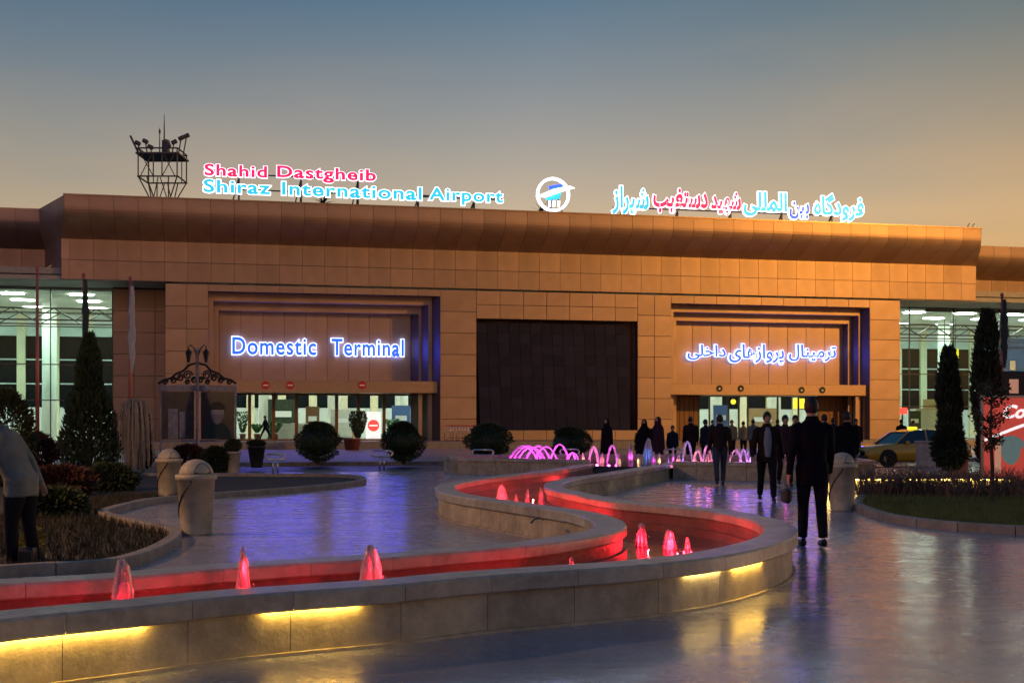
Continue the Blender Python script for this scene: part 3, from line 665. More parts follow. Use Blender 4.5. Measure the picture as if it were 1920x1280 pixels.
def word(root, body, rect, halo_m, face_m, track=0., off=.035, bold=.012, slant=0., depth=.16, lname='letter'):
    """one word fitted into rect (u0,u1,z0,z1) of the sign plane; each letter > its coloured face"""
    cl = clusters(body); xs = []; pre = ''
    for k, c in enumerate(cl): xs.append(advance(pre) + track*k if pre else 0.); pre += c
    halos = [text_mesh(c, off, .06) for c in cl]; faces = [text_mesh(c, bold - .012, .02) for c in cl]
    B = [bbox(h) for h in halos]
    x0 = min(x+b[0] for x, b in zip(xs, B)); x1 = max(x+b[1] for x, b in zip(xs, B)); y0 = min(b[2] for b in B); y1 = max(b[3] for b in B)
    sx = (rect[1]-rect[0])/(x1-x0); sy = (rect[3]-rect[2])/(y1-y0)
    for x, h, f in zip(xs, halos, faces):
        for me, y, dd in ((h, 0., depth), (f, -depth*.5-.02, .05)):
            for v in me.vertices:
                a, b, c = v.co; zz = rect[2] + (b-y0)*sy
                v.co = (rect[0] + (a+x-x0)*sx + slant*(zz-rect[2]), y - (c/ .06 if me is h else c/.02)*dd*.5, zz)
        h.materials.clear(); h.materials.append(MAT[halo_m]); f.materials.clear(); f.materials.append(MAT[face_m])
        lo = link(lname, h, root); link('letter_face', f, lo)
def wrect(x0, x1, y0, y1, v, px0=None):
    a = FA(x0, y1, v); b = FA(x1, y0, v); c = FA(x0, y0, v); d = FA(x1, y1, v); return (a[0], b[0], (a[1]+d[1])/2, (b[1]+c[1])/2)
VS = -.6
def sign(name, label, v): return thing(name, label, 'sign', QF + VAX*v, TH)
def baseline(x0, y0, x1, y1, x): return y0 + (y1-y0)*(x-x0)/(x1-x0)
s1 = sign('roof_sign', 'lit roof sign in Latin letters, pink line above cyan line', VS)
for wd_, x0, x1, fm, hm, (b0, b1), h in (('Shahid', 382, 502, 'face_pink', 'halo_pink', (331, 341), 24), ('Dastgheib', 518, 706, 'face_pink', 'halo_pink', (331, 341), 24),
        ('Shiraz', 380, 510, 'face_cyan', 'halo_white', (362, 383), 27), ('International', 527, 792, 'face_cyan', 'halo_white', (362, 383), 27), ('Airport', 802, 944, 'face_cyan', 'halo_white', (362, 383), 27)):
    xa = (380, 706) if fm == 'face_pink' else (380, 944)
    yb = baseline(xa[0], b0, xa[1], b1, (x0+x1)/2); dsc = 6 if ('g' in wd_ or 'p' in wd_) else 0
    word(s1, wd_, wrect(x0, x1, yb-h, yb+dsc, VS), hm, fm, .06, .060, .042)
def sign_frame(root, x0, x1, ys, feet, v, y_roof):
    fr = MB()
    for q_, (ya, yb) in enumerate(ys):
        a, za = FA(x0, ya, v); b, zb = FA(x1 if q_ else min(x1, y_roof or x1), yb, v); fr.tube([(a, .16, (za+zb)/2), (b, .16, (za+zb)/2)], .05, 6)
    for x in feet:
        a, z = FA(x, ys[0][0] + (ys[0][1]-ys[0][0])*(x-x0)/(x1-x0), v)
        fr.tube([(a, .16, ZT-.3), (a, .16, z)], .06, 6); fr.tube([(a-.55, .2, ZT-.3), (a, .18, z-.2)], .045, 6); fr.tube([(a, 1.6, ZT-.3), (a, .2, z)], .045, 6)
    fr.build('support_frame', 'dark_metal', root)
sign_frame(s1, 382, 942, ((324, 336), (352, 374)), (448, 565, 672), VS, 704); sign_frame(s1, 700, 942, ((362, 372),), (785, 890), VS, 0)
s2 = sign('roof_sign', 'lit roof sign in Persian script, blue words around two red words', VS)
for wd_, x0, x1, y0, y1, fm, hm in (('شیراز', 1146, 1217, 348, 406, 'face_cyan', 'halo_white'), ('دستغیب', 1223, 1327, 352, 402, 'face_pink', 'halo_pink'), ('شهید', 1331, 1389, 359, 404, 'face_pink', 'halo_pink'),
        ('المللی', 1392, 1476, 359, 408, 'face_cyan', 'halo_white'), ('بین', 1478, 1517, 377, 413, 'face_blue', 'halo_white'), ('فرودگاه', 1524, 1620, 362, 417, 'face_cyan', 'halo_white')):
    word(s2, wd_, wrect(x0, x1, y0, y1, VS), hm, fm, 0, .066, .046, lname='letter_group')
sign_frame(s2, 1150, 1616, ((392, 402),), (1168, 1272, 1372, 1468, 1562), VS, 0)
s3 = sign('wall_sign', 'blue lit Domestic Terminal lettering on the left portal', vbl-.25)
word(s3, 'Domestic', wrect(434, 594, 631, 667, vbl-.25), 'halo_blue', 'face_blue', .06, .058, .034)
word(s3, 'Terminal', wrect(620, 758, 634, 669, vbl-.25), 'halo_blue', 'face_blue', .06, .058, .034)
s4 = sign('wall_sign', 'blue lit Persian lettering on the right portal', vbr-.25)
for wd_, x0, x1, y0, y1 in (('داخلی', 1287, 1361, 645, 676), ('پروازهای', 1365, 1470, 644, 684), ('ترمینال', 1477, 1568, 645, 679)):
    word(s4, wd_, wrect(x0, x1, y0, y1, vbr-.25), 'halo_blue', 'face_blue', 0, .055, .034, lname='letter_group')
# emblem on the roof: a ring crossed by a swept wing
em = sign('roof_emblem', 'lit round white and cyan emblem with a swept wing on the roof edge', VS)
cu, cz = FA(1037, 365, VS); sc_ = FA(1068, 365, VS)[0] - cu
ring = MB()
for s in range(48):
    a, b = 2*math.pi*s/48, 2*math.pi*(s+1)/48
    q = lambda r, t, y: (cu + r*sc_*math.cos(t), y, cz + r*sc_*math.sin(t))
    ring.hexa([q(.86,a,-.1), q(1,a,-.1), q(1,a,.1), q(.86,a,.1)], [q(.86,b,-.1), q(1,b,-.1), q(1,b,.1), q(.86,b,.1)])
ring.build('ring', 'halo_white', em)
def plate(pts, y0, y1, name, m):
    mb = MB(); n = len(pts); P_ = [FA(x, y, VS) for x, y in pts]
    mb.v = [(a, y0, b) for a, b in P_] + [(a, y1, b) for a, b in P_]
    mb.f = [tuple(range(n)), tuple(range(n, 2*n))[::-1]] + [(k, k+n, (k+1) % n + n, (k+1) % n) for k in range(n)]; mb.m = [0]*len(mb.f)
    mb.build(name, m, em)
plate([(1028, 350), (1052, 346), (1056, 352), (1032, 362)], -.16, -.08, 'blue_panel', 'face_blue')
plate([(1022, 373), (1052, 360), (1048, 374), (1024, 376)], -.16, -.08, 'cyan_panel', 'face_cyan')
plate([(1003, 370), (1036, 356), (1066, 350), (1076, 354), (1050, 361), (1022, 371)], -.30, -.18, 'wing', 'halo_white')
for x in (1028, 1036, 1045): plate([(x, 377), (x+4, 377), (x+4, 388), (x, 388)], -.14, -.06, 'pillar', 'halo_white')
MB().tube([(cu-.3, .1, ZT-.3), (cu-.3, .1, cz)], .06, 6).tube([(cu+.9, .1, ZT-.3), (cu+.3, .1, cz)], .05, 6).tube([(cu, 1.4, ZT-.3), (cu, .1, cz)], .05, 6).build('support_frame', 'dark_metal', em)
# ================================================================== fountain channel
ZW = .41; TW = .34
IA = [(-160,1163),(0,1143),(200,1125),(380,1107),(560,1094),(700,1085),(850,1071),(1000,1061),(1160,1050),(1300,1034),(1390,1015),(1425,1001),(1431,991),(1424,983),(1402,973),(1359,963),(1315,956),(1227,947),(1140,939),(1066,925),(1030,917),(1020,910),(1027,903),(1060,896),(1110,889),(1180,878),(1258,865.5)]
IB = [(-160,1110),(0,1095),(200,1084),(400,1067),(550,1056),(700,1047),(869,1033),(979,1024),(1066,1013),(1150,998),(1173,988),(1175,982),(1165,974),(1132,963),(1088,955),(1022,946),(957,937),(900,929),(866,922),(855,915),(860,907),(913,897),(979,889),(1044,881),(1114,869)]
wa, La = smooth_path([P(x, y, ZW).xy.to_3d() for x, y in IA], 360, 3)
wb, Lb = smooth_path([P(x, y, ZW).xy.to_3d() for x, y in IB], 340, 3)
fo = thing('fountain_channel', 'winding stone fountain channel with red lit water running through the plaza', 'fountain')
def offset(path, d):
    nn = normals(path); return [p + n*d for p, n in zip(path, nn)]
def ribbon(mb, A, B, z0a, z1b, m=0):
    for i in range(len(A)-1):
        mb.quad((A[i].x,A[i].y,z0a),(A[i+1].x,A[i+1].y,z0a),(B[i+1].x,B[i+1].y,z1b),(B[i].x,B[i].y,z1b), m=m)
def solid(sec, i0, i1, g0, g1):
    """sec: list of (path, z) corner lines going round; a solid between samples i0..i1, ends pulled in by g"""
    mb = MB(); n = len(sec); idx = list(range(i0, i1+1))
    for k in idx:
        for path, z in sec:
            p = path[k].copy()
            if k == i0 and i1 > i0: p = p.lerp(path[k+1], g0)
            if k == i1 and i1 > i0: p = p.lerp(path[k-1], g1)
            mb.v.append((p.x, p.y, z))
    for a in range(len(idx)-1):
        for j in range(n):
            q = (j+1) % n; mb.f.append((a*n+j, a*n+q, (a+1)*n+q, (a+1)*n+j))
    mb.f.append(tuple(range(n))[::-1]); mb.f.append(tuple((len(idx)-1)*n + j for j in range(n))); mb.m = [0]*len(mb.f); return mb
def channel_wall(path, L, side, step):
    s = side; c_in = offset(path, 0); c_out = offset(path, s*TW)
    c_in2 = offset(path, s*.012); c_out2 = offset(path, s*(TW-.012))
    body_out = offset(path, s*(TW-.055)); body_mid = offset(path, s*(TW-.10)); body_in = offset(path, s*.05); li_low = offset(path, s*.0)
    foot = offset(path, s*(TW-.02)); c_lip = offset(path, s*(TW-.028))
    n = len(path)-1
    # core and inner lining with a ledge
    solid([(body_mid, -.05), (body_mid, .30), (body_in, .30), (body_in, -.05)], 0, n, 0, 0).build('wall_core', 'stone', fo)
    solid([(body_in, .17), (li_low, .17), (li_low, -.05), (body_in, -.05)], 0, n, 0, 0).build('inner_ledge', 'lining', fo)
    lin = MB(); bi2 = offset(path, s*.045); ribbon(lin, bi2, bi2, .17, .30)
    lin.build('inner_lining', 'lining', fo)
    k = 0
    while k < n:
        e = min(n, k+step)
        gp = .10 if s else .1
        solid([(c_out2, .284), (c_out, .296), (c_out, .392), (c_out2, ZW), (c_in2, ZW), (c_in, .392), (c_in, .315), (c_in2, .302), (c_lip, .302), (c_lip, .284)], k, e, .02, .02).build('coping_stone', 'coping', fo)
        solid([(body_out, .02), (body_out, .298), (body_mid, .298), (body_mid, .02)], k, e, .025, .025).build('wall_slab', 'stone', fo)
        k = e
    solid([(foot, -.02), (foot, .022), (body_mid, .022), (body_mid, -.02)], 0, n, 0, 0).build('plinth', 'stone', fo)
    return body_out
# side: which way the wall thickens from its channel edge
ob_a = channel_wall(wa, La, -1, 8)
ob_b = channel_wall(wb, Lb, 1, 8)
# water between the two inner edges
def fill_poly(poly, z, name, m, root):
    from mathutils.geometry import delaunay_2d_cdt
    v2 = [Vector((p.x, p.y)) for p in poly]; n = len(v2)
    vs, es, fs = delaunay_2d_cdt(v2, [], [list(range(n))], 1, 1e-5)[:3]
    mb = MB()
    for f in fs:
        q = [vs[i] for i in f]
        if (q[1]-q[0]).cross(q[2]-q[0]) < 0: q = q[::-1]
        mb.quad(*[(p.x, p.y, z) for p in q])
    return mb.build(name, m, root)
wat = fill_poly(list(wa) + list(reversed(wb)), .075, 'channel_water', 'pool_water', fo)
# LED strips tucked under the coping on the camera side
def px_of(p, z): return 960 + FP*p.x/p.y
def idx_range(path, x0, x1, hi):
    r = [i for i in range(hi) if x0 <= px_of(path[i], .3) <= x1]; return min(r), max(r)
half = max(range(len(wa)), key=lambda i: px_of(wa[i], 0))
for x0, x1 in ((-150, 285), (480, 672), (1275, 1358), (1362, 1430)):
    i0, i1 = idx_range(ob_a, x0, x1, half)
    lo1, lo2 = offset(wa, -(TW-.030)), offset(wa, -(TW-.040))
    solid([(lo1, .287), (lo1, .300), (lo2, .300), (lo2, .287)], i0, i1, 0, 0).build('led_strip', 'led_yellow' if x0 != 1275 else 'led_warm', fo)
# channel centre line for lamps and jets
def mid_at(px, lo=None):
    best = None
    for i in range(0, len(wa), 2):
        for j in range(0, len(wb), 2):
            pass
    return best
def red_lamp(p, power=5., z=.13):
    power *= .08 if p.y < 12 else (.10 if p.y < 18 else .24)
    l = MB().lathe([(.001, 0), (.05, 0), (.055, .02), (.04, .03), (.001, .03)], seg=10).build('underwater_lamp', 'red_lamp', fo, True, (p.x, p.y, .03))
    light('underwater_light', (0, 0, z-.03+.03), power, (1, .03, .025), .006, l)
def jet_mesh(h, wd, kind='plume', seed=0):
    rnd = random.Random(seed); mb = MB(); S = 12; K = 12; r0 = wd/2
    def skin(rf, hh, jit):
        i0 = len(mb.v)
        for k in range(K+1):
            t = k/K; r = max(.004, rf(t))
            for j in range(S):
                a = 2*math.pi*j/S; rr = r*(1+jit*(rnd.random()-.5)); mb.v.append((rr*math.cos(a), rr*math.sin(a), t*hh + (rnd.random()-.5)*hh*.03))
        for k in range(K):
            for j in range(S):
                q = (j+1) % S; mb.f.append((i0+k*S+j, i0+k*S+q, i0+(k+1)*S+q, i0+(k+1)*S+j)); mb.m.append(0)
        mb.f.append(tuple(i0+K*S+j for j in range(S))); mb.m.append(0)
    if kind == 'bell': skin(lambda t: r0*math.sqrt(max(0, 1-t**2.0))*.92, h*.97, .12)
    else: skin(lambda t: r0*(.85-.48*t)*(1-t**6)*(1+.12*math.sin(t*11+seed)), h*.96, .35)
    for _ in range(26):                                   # strands rising from the nozzle and falling outward
        a = rnd.random()*6.28; ap = h*(.45+.55*rnd.random()**.7); re = r0*(.45+.6*rnd.random()); pts = []; rad = []
        dx, dy = math.cos(a), math.sin(a)
        for k in range(9):
            t = k/8; rr = re*t**1.4; z = ap*(1-(max(0, t-.35)/.65)**2) if t > .35 else ap*(1-((.35-t)/.35)**2)
            pts.append((dx*rr, dy*rr, max(z, 0))); rad.append(max(.003, wd*.05*(.5+rnd.random())))
        mb.tube(pts, rad, 5)
    for _ in range(34):                                   # loose drops
        a = rnd.random()*6.28; rr = r0*(.3+1.1*rnd.random()); mb.ball((rr*math.cos(a), rr*math.sin(a), h*rnd.random()*1.06*(1-.45*rr/r0)), wd*.03*(.5+rnd.random()), 5, 3)
    return mb
def jet(px, d, top_y, wpx, label, kind='plume', power=6., seed=0, col=(1, .010, .022)):
    zt = ZD(top_y, d); h = zt-.07; p = D(px, d, .07)
    o = jet_mesh(h, wpx*d/FP, kind, seed).build('water_jet', 'jet', None, True, p)
    tag(o, label, 'water jet', 'red lit jets in the channel')
    light('jet_light', (0, 0, h*.3), power*1.1, col, .05, o); light('jet_light', (0, 0, h*.72), power*.9, col, .03, o)
    light('jet_light', (wpx*d/FP*.3, -wpx*d/FP*1.3, .05), power*.16, col, .006, o)  # extra light added before the jet to redden its camera-facing side
def mid(px, y0, y1):                       # distance midway across the channel at a photo column
    return .5*(P(px, y0, ZW).y + P(px, y1, ZW).y)
jet(232, mid(232, 1122, 1081), 1041, 56, 'wide red water plume nearest the camera at the far left', 'plume', 9, 1)
jet(457, mid(457, 1100, 1062), 1023, 40, 'slim red water plume in the near channel, second from the left', 'plume', 9, 5)
jet(696, mid(696, 1085, 1047), 1018, 56, 'rounded bell of red water in the near channel below the blue reflection', 'bell', 8, 3)
jet(1073, mid(1073, 1056, 1012), 1043, 20, 'small red water tip just showing over the near coping', 'plume', 4, 4)
jet(1203, 14.7, 980, 28, 'taller red water cone in the right hand bend', 'plume', 7, 8)
jet(1256, 14.3, 992, 30, 'broad red water cone in the right hand bend', 'plume', 7, 6)
jet(1289, 14.2, 1006, 12, 'thin short red water jet at the right of the bend', 'plume', 4, 7)
jet(941, 20.0, 907, 28, 'bushy pink red water plume in the far bend', 'bell', 9, 9)
jet(968, 19.4, 925, 12, 'lowest little red water jet in the far bend', 'plume', 4, 10)
jet(989, 19.4, 915, 12, 'thin red water jet in the middle of the far bend', 'plume', 5, 11)
jet(1014, 19.2, 912, 15, 'red water jet against the stone at the right of the far bend', 'plume', 5, 12)
for px, y0, y1, pw in ((40, 1140, 1092, 5), (340, 1111, 1072, 4), (570, 1093, 1055, 3.5), (820, 1073, 1037, 4), (950, 1065, 1026, 4), (1110, 1052, 1006, 6), (1340, 1025, 960, 8), (1230, 1040, 948, 6), (1150, 1008, 942, 6)):
    red_lamp(D(px, mid(px, y0, y1)), pw)
for px, d, pw in ((900, 21.8, 7), (950, 23.5, 8), (1000, 24.8, 9), (1040, 27.5, 9), (1085, 31.0, 10), (1060, 17.5, 8), (960, 20.6, 8)): red_lamp(D(px, d), pw)
# a bit of dark wiring left on the copings
tag(MB().tube([P(996, 982, .28) + Vector((0,-.03,.02)), P(1003, 972, .33) + Vector((0,-.04,0)), P(1012, 970, .33) + Vector((0,-.04,0)), P(1018, 973, .32) + Vector((0,-.04,0))], .012, 6).build('cable_end', 'black'), 'short loose black cable on the inner curve of the stone wall', 'cable')
# ------------------------------------------------------------------ far basin
bas = thing('fountain_basin', 'raised stone basin full of coloured water jets in front of the road', 'fountain')
BP = [Vector(p) for p in ((2.25,36.85,0),(0.2,38.5,0),(-1.55,39.1,0),(-1.9,41.2,0),(-.4,43.2,0),(3.5,43.6,0),(7.5,42.6,0),(10.2,39.6,0),(9.9,36.0,0),(7.6,33.8,0),(4.5,35.15,0))]
ZBs = .48
for a, b in zip(BP, BP[1:]):
    t = (b-a); L = t.length; t.normalize(); nrm = Vector((t.y, -t.x, 0)) * -1; n = max(1, round(L/.7))
    for i in range(n):
        p0 = a + t*(L*i/n + .006); p1 = a + t*(L*(i+1)/n - .006)
        f = lambda p, o, z: (p.x + nrm.x*o, p.y + nrm.y*o, z)
        MB().hexa([f(p0,.04,0), f(p1,.04,0), f(p1,.30,0), f(p0,.30,0)], [f(p0,.04,.38), f(p1,.04,.38), f(p1,.30,.38), f(p0,.30,.38)]).build('wall_slab', 'stone', bas)
        MB().hexa([f(p0,0,.381), f(p1,0,.381), f(p1,.36,.381), f(p0,.36,.381)], [f(p0,0,ZBs), f(p1,0,ZBs), f(p1,.36,ZBs), f(p0,.36,ZBs)]).build('coping_stone', 'coping', bas)
MB().prism([(p.x, p.y) for p in BP], .05, .30).build('basin_water', 'pool_water', bas)
def arc(px0, px1, y_top, d, r, label, col, power):
    z0 = .31; zt = ZD(y_top, d); a, b = D(px0, d, z0), D(px1, d, z0)
    pts = [a.lerp(b, t/14) + Vector((0,0,(zt-z0)*4*(t/14)*(1-t/14))) for t in range(15)]
    o = MB().tube([p - a for p in pts], [r*(.7+.5*random.random()) for _ in pts], 6).build('water_arc', 'jet', None, True, a)
    tag(o, label, 'water jet', 'arching coloured jets in the far basin')
    light('jet_light', Vector((.05, -.12, .06)), power*.12, col, .04, o); light('jet_light', (b-a) + Vector((-.05, -.12, .06)), power*.08, col, .04, o); light('jet_light', (b-a)*.5 + Vector((0, -.16, (zt-z0)*.80)), power*.10, col, .04, o)
MG = (1, .06, .75); PKc = (1, .16, .42); SAL = (1, .22, .14); BLU = (.06, .25, 1); YEL = (1, .6, .18); LIL = (.40, .22, 1)
arcs = [(953,1010,836,'first'),(961,1018,836,'second'),(969,1024,838,'third'),(984,1034,836,'fourth'),(1002,1046,837,'fifth')]
for a, b, y, nth in arcs: arc(a, b, y, 40.5, .035, f'{nth} magenta water arc from the left end of the basin', MG, 9)
arc(1031, 1068, 833, 40, .032, 'taller magenta arc right of the crowded group of arcs', MG, 8)
arc(1061, 1086, 848, 40, .03, 'low magenta arc beside the far channel mouth', MG, 7)
arc(1064, 1080, 849, 39.5, .03, 'smallest magenta arc beside the far channel mouth', MG, 7)
arc(1104, 1122, 838, 39, .04, 'pale pink arch of water behind the channel mouth', PKc, 8)
arc(1138, 1158, 835, 38.6, .035, 'narrow violet arch of water before the woman in black', MG, 9)
arc(1279, 1299, 828, 37, .03, 'tall thin lilac arch of water right of the channel', LIL, 6)
arc(1299, 1317, 845, 36.5, .03, 'low salmon arch of water right of the channel', SAL, 6)
arc(1317, 1335, 836, 36.8, .03, 'rose arch of water beside the walking man in jeans', PKc, 6)
arc(1366, 1392, 844, 36.5, .03, 'red and pale arch of water between two walking men', PKc, 6)
arc(1386, 1402, 842, 36.6, .03, 'small lilac arch of water left of the open jacket man', LIL, 5)
arc(1462, 1479, 842, 36.3, .035, 'magenta arch of water behind the near man in the suit', MG, 6)
for px, yt, d, wpx, col, pw, lb in ((1093, 848, 39.2, 8, SAL, 5, 'stubby salmon jet at the left of the channel mouth'), (1129, 848, 38.8, 9, SAL, 5, 'salmon jet between two pink arches'), (1160, 850, 38.4, 9, YEL, 4, 'pale cream jet right of the violet arch'),
        (1183, 830, 38.2, 10, MG, 8, 'tall magenta spire of water in the basin'), (1198, 850, 38, 8, YEL, 4, 'yellowish jet left of the blue column'), (1215, 820, 38, 22, BLU, 14, 'broad blue column of water, tallest in the basin'),
        (1226, 846, 37.8, 9, MG, 5, 'small magenta jet at the foot of the blue column'), (1236, 848, 37.6, 8, YEL, 4, 'yellow jet right of the blue column'), (1253, 852, 37.2, 6, LIL, 3, 'tiny lilac jet at the corner of the basin'),
        (1262, 836, 37, 6, MG, 6, 'thin straight magenta jet at the corner of the basin'), (1272, 850, 37, 10, SAL, 5, 'salmon jet beside the thin magenta jet'), (1303, 850, 36.6, 7, SAL, 4, 'small salmon jet under the low arch'),
        (1327, 851, 36.6, 11, SAL, 4, 'broad salmon jet under the rose arch'), (1404, 846, 36.4, 12, LIL, 5, 'violet jet beside the man in the open jacket')):
    h = ZD(yt, d) - .3; p = D(px, d, .3)
    o = jet_mesh(max(h, .12), wpx*d/FP, 'plume', px).build('water_jet', 'jet', None, True, p); tag(o, lb, 'water jet', 'upright coloured jets in the far basin')
    light('jet_light', (0, 0, h*.35), pw*.25, col, .04, o)
# ================================================================== planting beds
def bed(name, label, outer, closing, soil_z, seg, cat='planting bed'):
    path, L = smooth_path([P(x, y, .12).xy.to_3d() for x, y in outer], seg, 1)
    root = thing(name, label, cat)
    si = 1 if True else -1
    # find which side is inside the bed
    cen = sum((Vector(c) for c in closing), Vector())/len(closing)
    nn = normals(path); m_ = len(path)//2
    si = 1 if nn[0].dot(Vector(closing[-1]) - path[0]) > 0 else -1
    o2 = offset(path, si*.012); i1 = offset(path, si*.16); i2 = offset(path, si*.148)
    st = max(3, round(seg/(L/.8))); k = 0
    while k < seg:
        e = min(seg, k+st)
        solid([(path, -.05), (path, .105), (o2, .12), (i2, .12), (i1, .105), (i1, -.05)], k, e, .03, .03).build('kerb_stone', 'kerb', root); k = e
    poly = [p + n*si*.1 for p, n in zip(path, nn)] + [Vector(c) for c in closing]
    fill_poly(poly, soil_z, 'bed_soil', 'soil', root)
    return root, poly
KL = [(-260,1080),(0,1061),(65,1056),(186,1051),(254,1040),(306,1022),(335,1005),(341,995),(334,987),(284,977),(225,964),(203,957),(216,950),(251,941),(293,933),(404,923),(511,916),(620,907),(676,900),(687,896),(676,891),(642,888),(566,887),(511,887),(380,886),(200,885),(-100,884)]
bl, polyL = bed('planting_bed', 'dark curving flower bed with stone kerb on the left of the plaza', KL, [D(-700, 37), D(-900, 12)], .03, 220)
KR = [(2300,1003),(1920,986),(1761,976),(1662,963),(1622,952),(1604,944),(1600,937),(1612,926),(1650,908),(1720,893),(1900,884),(2300,880)]
brd, polyR = bed('planting_bed', 'grassy curved bed with stone kerb on the right of the plaza', KR, [D(2700, 40), D(2700, 16)], .05, 120)
def in_poly(p, poly):
    c = False; n = len(poly)
    for i in range(n):
        a, b = poly[i], poly[i-1]
        if (a.y > p.y) != (b.y > p.y) and p.x < (b.x-a.x)*(p.y-a.y)/(b.y-a.y)+a.x: c = not c
    return c
def grass(name, poly, x0, x1, y0, y1, n, label, h=.09, m='grass', z=.04):
    mb = MB()
    for _ in range(n):
        p = Vector((random.uniform(x0, x1), random.uniform(y0, y1), z))
        if not in_poly(p, poly): continue
        for k in range(3):
            a = random.random()*6.28; q = p + Vector((math.cos(a), math.sin(a), 0))*.03; L = h*(.5+random.random())
            t = q + Vector((random.uniform(-.4,.4)*L, random.uniform(-.4,.4)*L, L)); s = Vector((-math.sin(a), math.cos(a), 0))*.006
            mb.quad(q - s, q + s, t)
    return tag(mb.build(name, m), label, 'grass', kind='stuff')
grass('grass', polyR, 5.5, 13, 16, 27, 26000, 'short green lawn in the right hand bed', .10)
grass('ground_cover', polyL, -8, -3.2, 11.5, 26, 9000, 'low dark ground cover in the left bed', .10, 'ground_leaf')
# ================================================================== vegetation
def cone_tree(name, label, p, h, w, n, m='cypress', trunk=.25, shape='cone', leaf=.16, cat='tree', group=None, seed=0):
    random.seed(100+seed); t = thing(name, label, cat, p, 0, group)
    mb = MB(); lob = [(random.random()*6.28, random.random(), .75+.5*random.random()) for _ in range(26)]
    for _ in range(n):
        s = random.random()**.8; a = random.random()*6.28
        if shape == 'cone': r = w/2*(1-s)**.75*min(1, .55+s*5)
        elif shape == 'column': r = w/2*math.sin(math.pi*min(1, max(.02, s*.86+.12)))**.6
        else: r = w/2*math.sqrt(max(0, 1-(2*s-1)**2))
        bl_ = sum(max(0, math.cos(a-la))*max(0, 1-abs(s-ls)*7)*k for la, ls, k in lob)
        r *= (.72+.28*min(1.3, bl_))*(random.random()**.33)
        z = trunk + s*(h-trunk); d = Vector((math.cos(a)*.8, math.sin(a)*.8, (1.3 if shape != 'ball' else (2*s-1)*1.0) + random.uniform(-.5,.5)))
        mb.leaf((r*math.cos(a), r*math.sin(a), z), d, leaf*(.5+random.random()), leaf*.42)
    mb.build('crown', m, t)
    MB().tube([(0,0,-.03), (0,0,trunk+.2), (0.02,0,h*.7)], [w*.05+.02, w*.04+.015, .01], 7).build('trunk', 'bark', t)
    return t
cone_tree('cypress_tree', 'big dark conical cypress left of the pale pier', P(168, 893, 0), 4.0, 1.75, 9000, trunk=.15, seed=1)
cone_tree('cypress_tree', 'small dark cypress below the folded flag beside the notice board', P(268, 889, 0), 1.95, .62, 2600, trunk=.12, seed=2)
cone_tree('cypress_tree', 'shorter slim cypress in front of the right hand glass wall', D(1779, 35), ZD(655, 35), .60, 3600, trunk=.5, shape='column', seed=3)
cone_tree('cypress_tree', 'tallest slim cypress near the red advertising panel', D(1851, 34), ZD(588, 34), .70, 5000, trunk=.4, shape='column', seed=4)
def ball_bush(px, y0, d, wpx, label, seed, m='box_leaf', stem=.12):
    w = wpx*d/FP; zt = ZD(y0, d); t = cone_tree('topiary_bush', label, D(px, d), zt, w, 5200, m, stem, 'ball', .10, 'bush', 'round clipped bushes along the road', seed)
    MB().ball((0,0,(zt+stem)/2), (w*.40, w*.40, (zt-stem)*.40), 16, 10).build('inner_foliage', m, t)
ball_bush(596, 793, 49.5, 82, 'leftmost round clipped bush, before the left entrance doors', 11)
ball_bush(757, 793, 49.5, 76, 'round clipped bush at the right edge of the left entrance doors', 12)
ball_bush(916, 796, 50.0, 84, 'round clipped bush left under the dark screen', 13)
ball_bush(1068, 803, 50.5, 78, 'round clipped bush right under the dark screen', 14)
ball_bush(1212, 806, 46.0, 44, 'round clipped bush behind the blue water column', 15)
for (px, y, d, wpx, top, m, lb, sd) in ((12, 0, 30, 90, 735, 'shrub_leaf', 'tall loose shrub at the left edge below the lit windows', 21), (62, 0, 33, 80, 815, 'red_leaf', 'reddish shrub at the foot of the red flagpole', 22), (112, 0, 26, 130, 880, 'red_leaf', 'low spreading red brown shrub in the left bed', 23),
        (205, 0, 28, 90, 875, 'shrub_leaf', 'low dark green shrub between cypress and bin', 24), (355, 0, 40, 60, 838, 'red_leaf', 'small dark shrub at the foot of the notice board', 25), (405, 0, 39, 44, 842, 'shrub_leaf', 'small leafy shrub beside the stone flower pot', 26), (100, 0, 20, 100, 925, 'shrub_leaf', 'low ground shrub behind the stooping person', 27)):
    h = ZD(top, d); cone_tree('shrub', lb, D(px, d), h, wpx*d/FP, 3800, m, .05, 'ball', .13, 'shrub', None, sd)
cone_tree('shrub', 'small yellow green shrub by the stooping person', D(60, 13.6), ZD(993, 13.6), .24, 700, 'yellow_leaf', .05, 'ball', .05, 'shrub', None, 31)
def weeping(p, h, w, label):
    t = thing('weeping_tree', label, 'tree', p); mb = MB(); random.seed(55)
    for k in range(150):
        a = random.random()*6.28; r = w/2*(.35+.65*random.random()); zt = h*(.86+.14*random.random()); drop = h*random.uniform(.35, .95)
        pts = [(0,0,h*.72), (r*.35*math.cos(a), r*.35*math.sin(a), zt), (r*.8*math.cos(a), r*.8*math.sin(a), zt*.97), (r*math.cos(a), r*math.sin(a), zt-drop*.4), (r*1.03*math.cos(a), r*1.03*math.sin(a), max(.1, zt-drop))]
        mb.tube(pts, [.022, .016, .013, .010, .006], 4)
    mb.build('crown', 'pale_twig', t); MB().tube([(0,0,0), (.03,0,h*.4), (0,0,h*.8)], [.09, .07, .05], 8).build('trunk', 'pale_twig', t)
weeping(D(250, 37), ZD(746, 37), 1.15, 'pale bare weeping tree beside the small cypress')
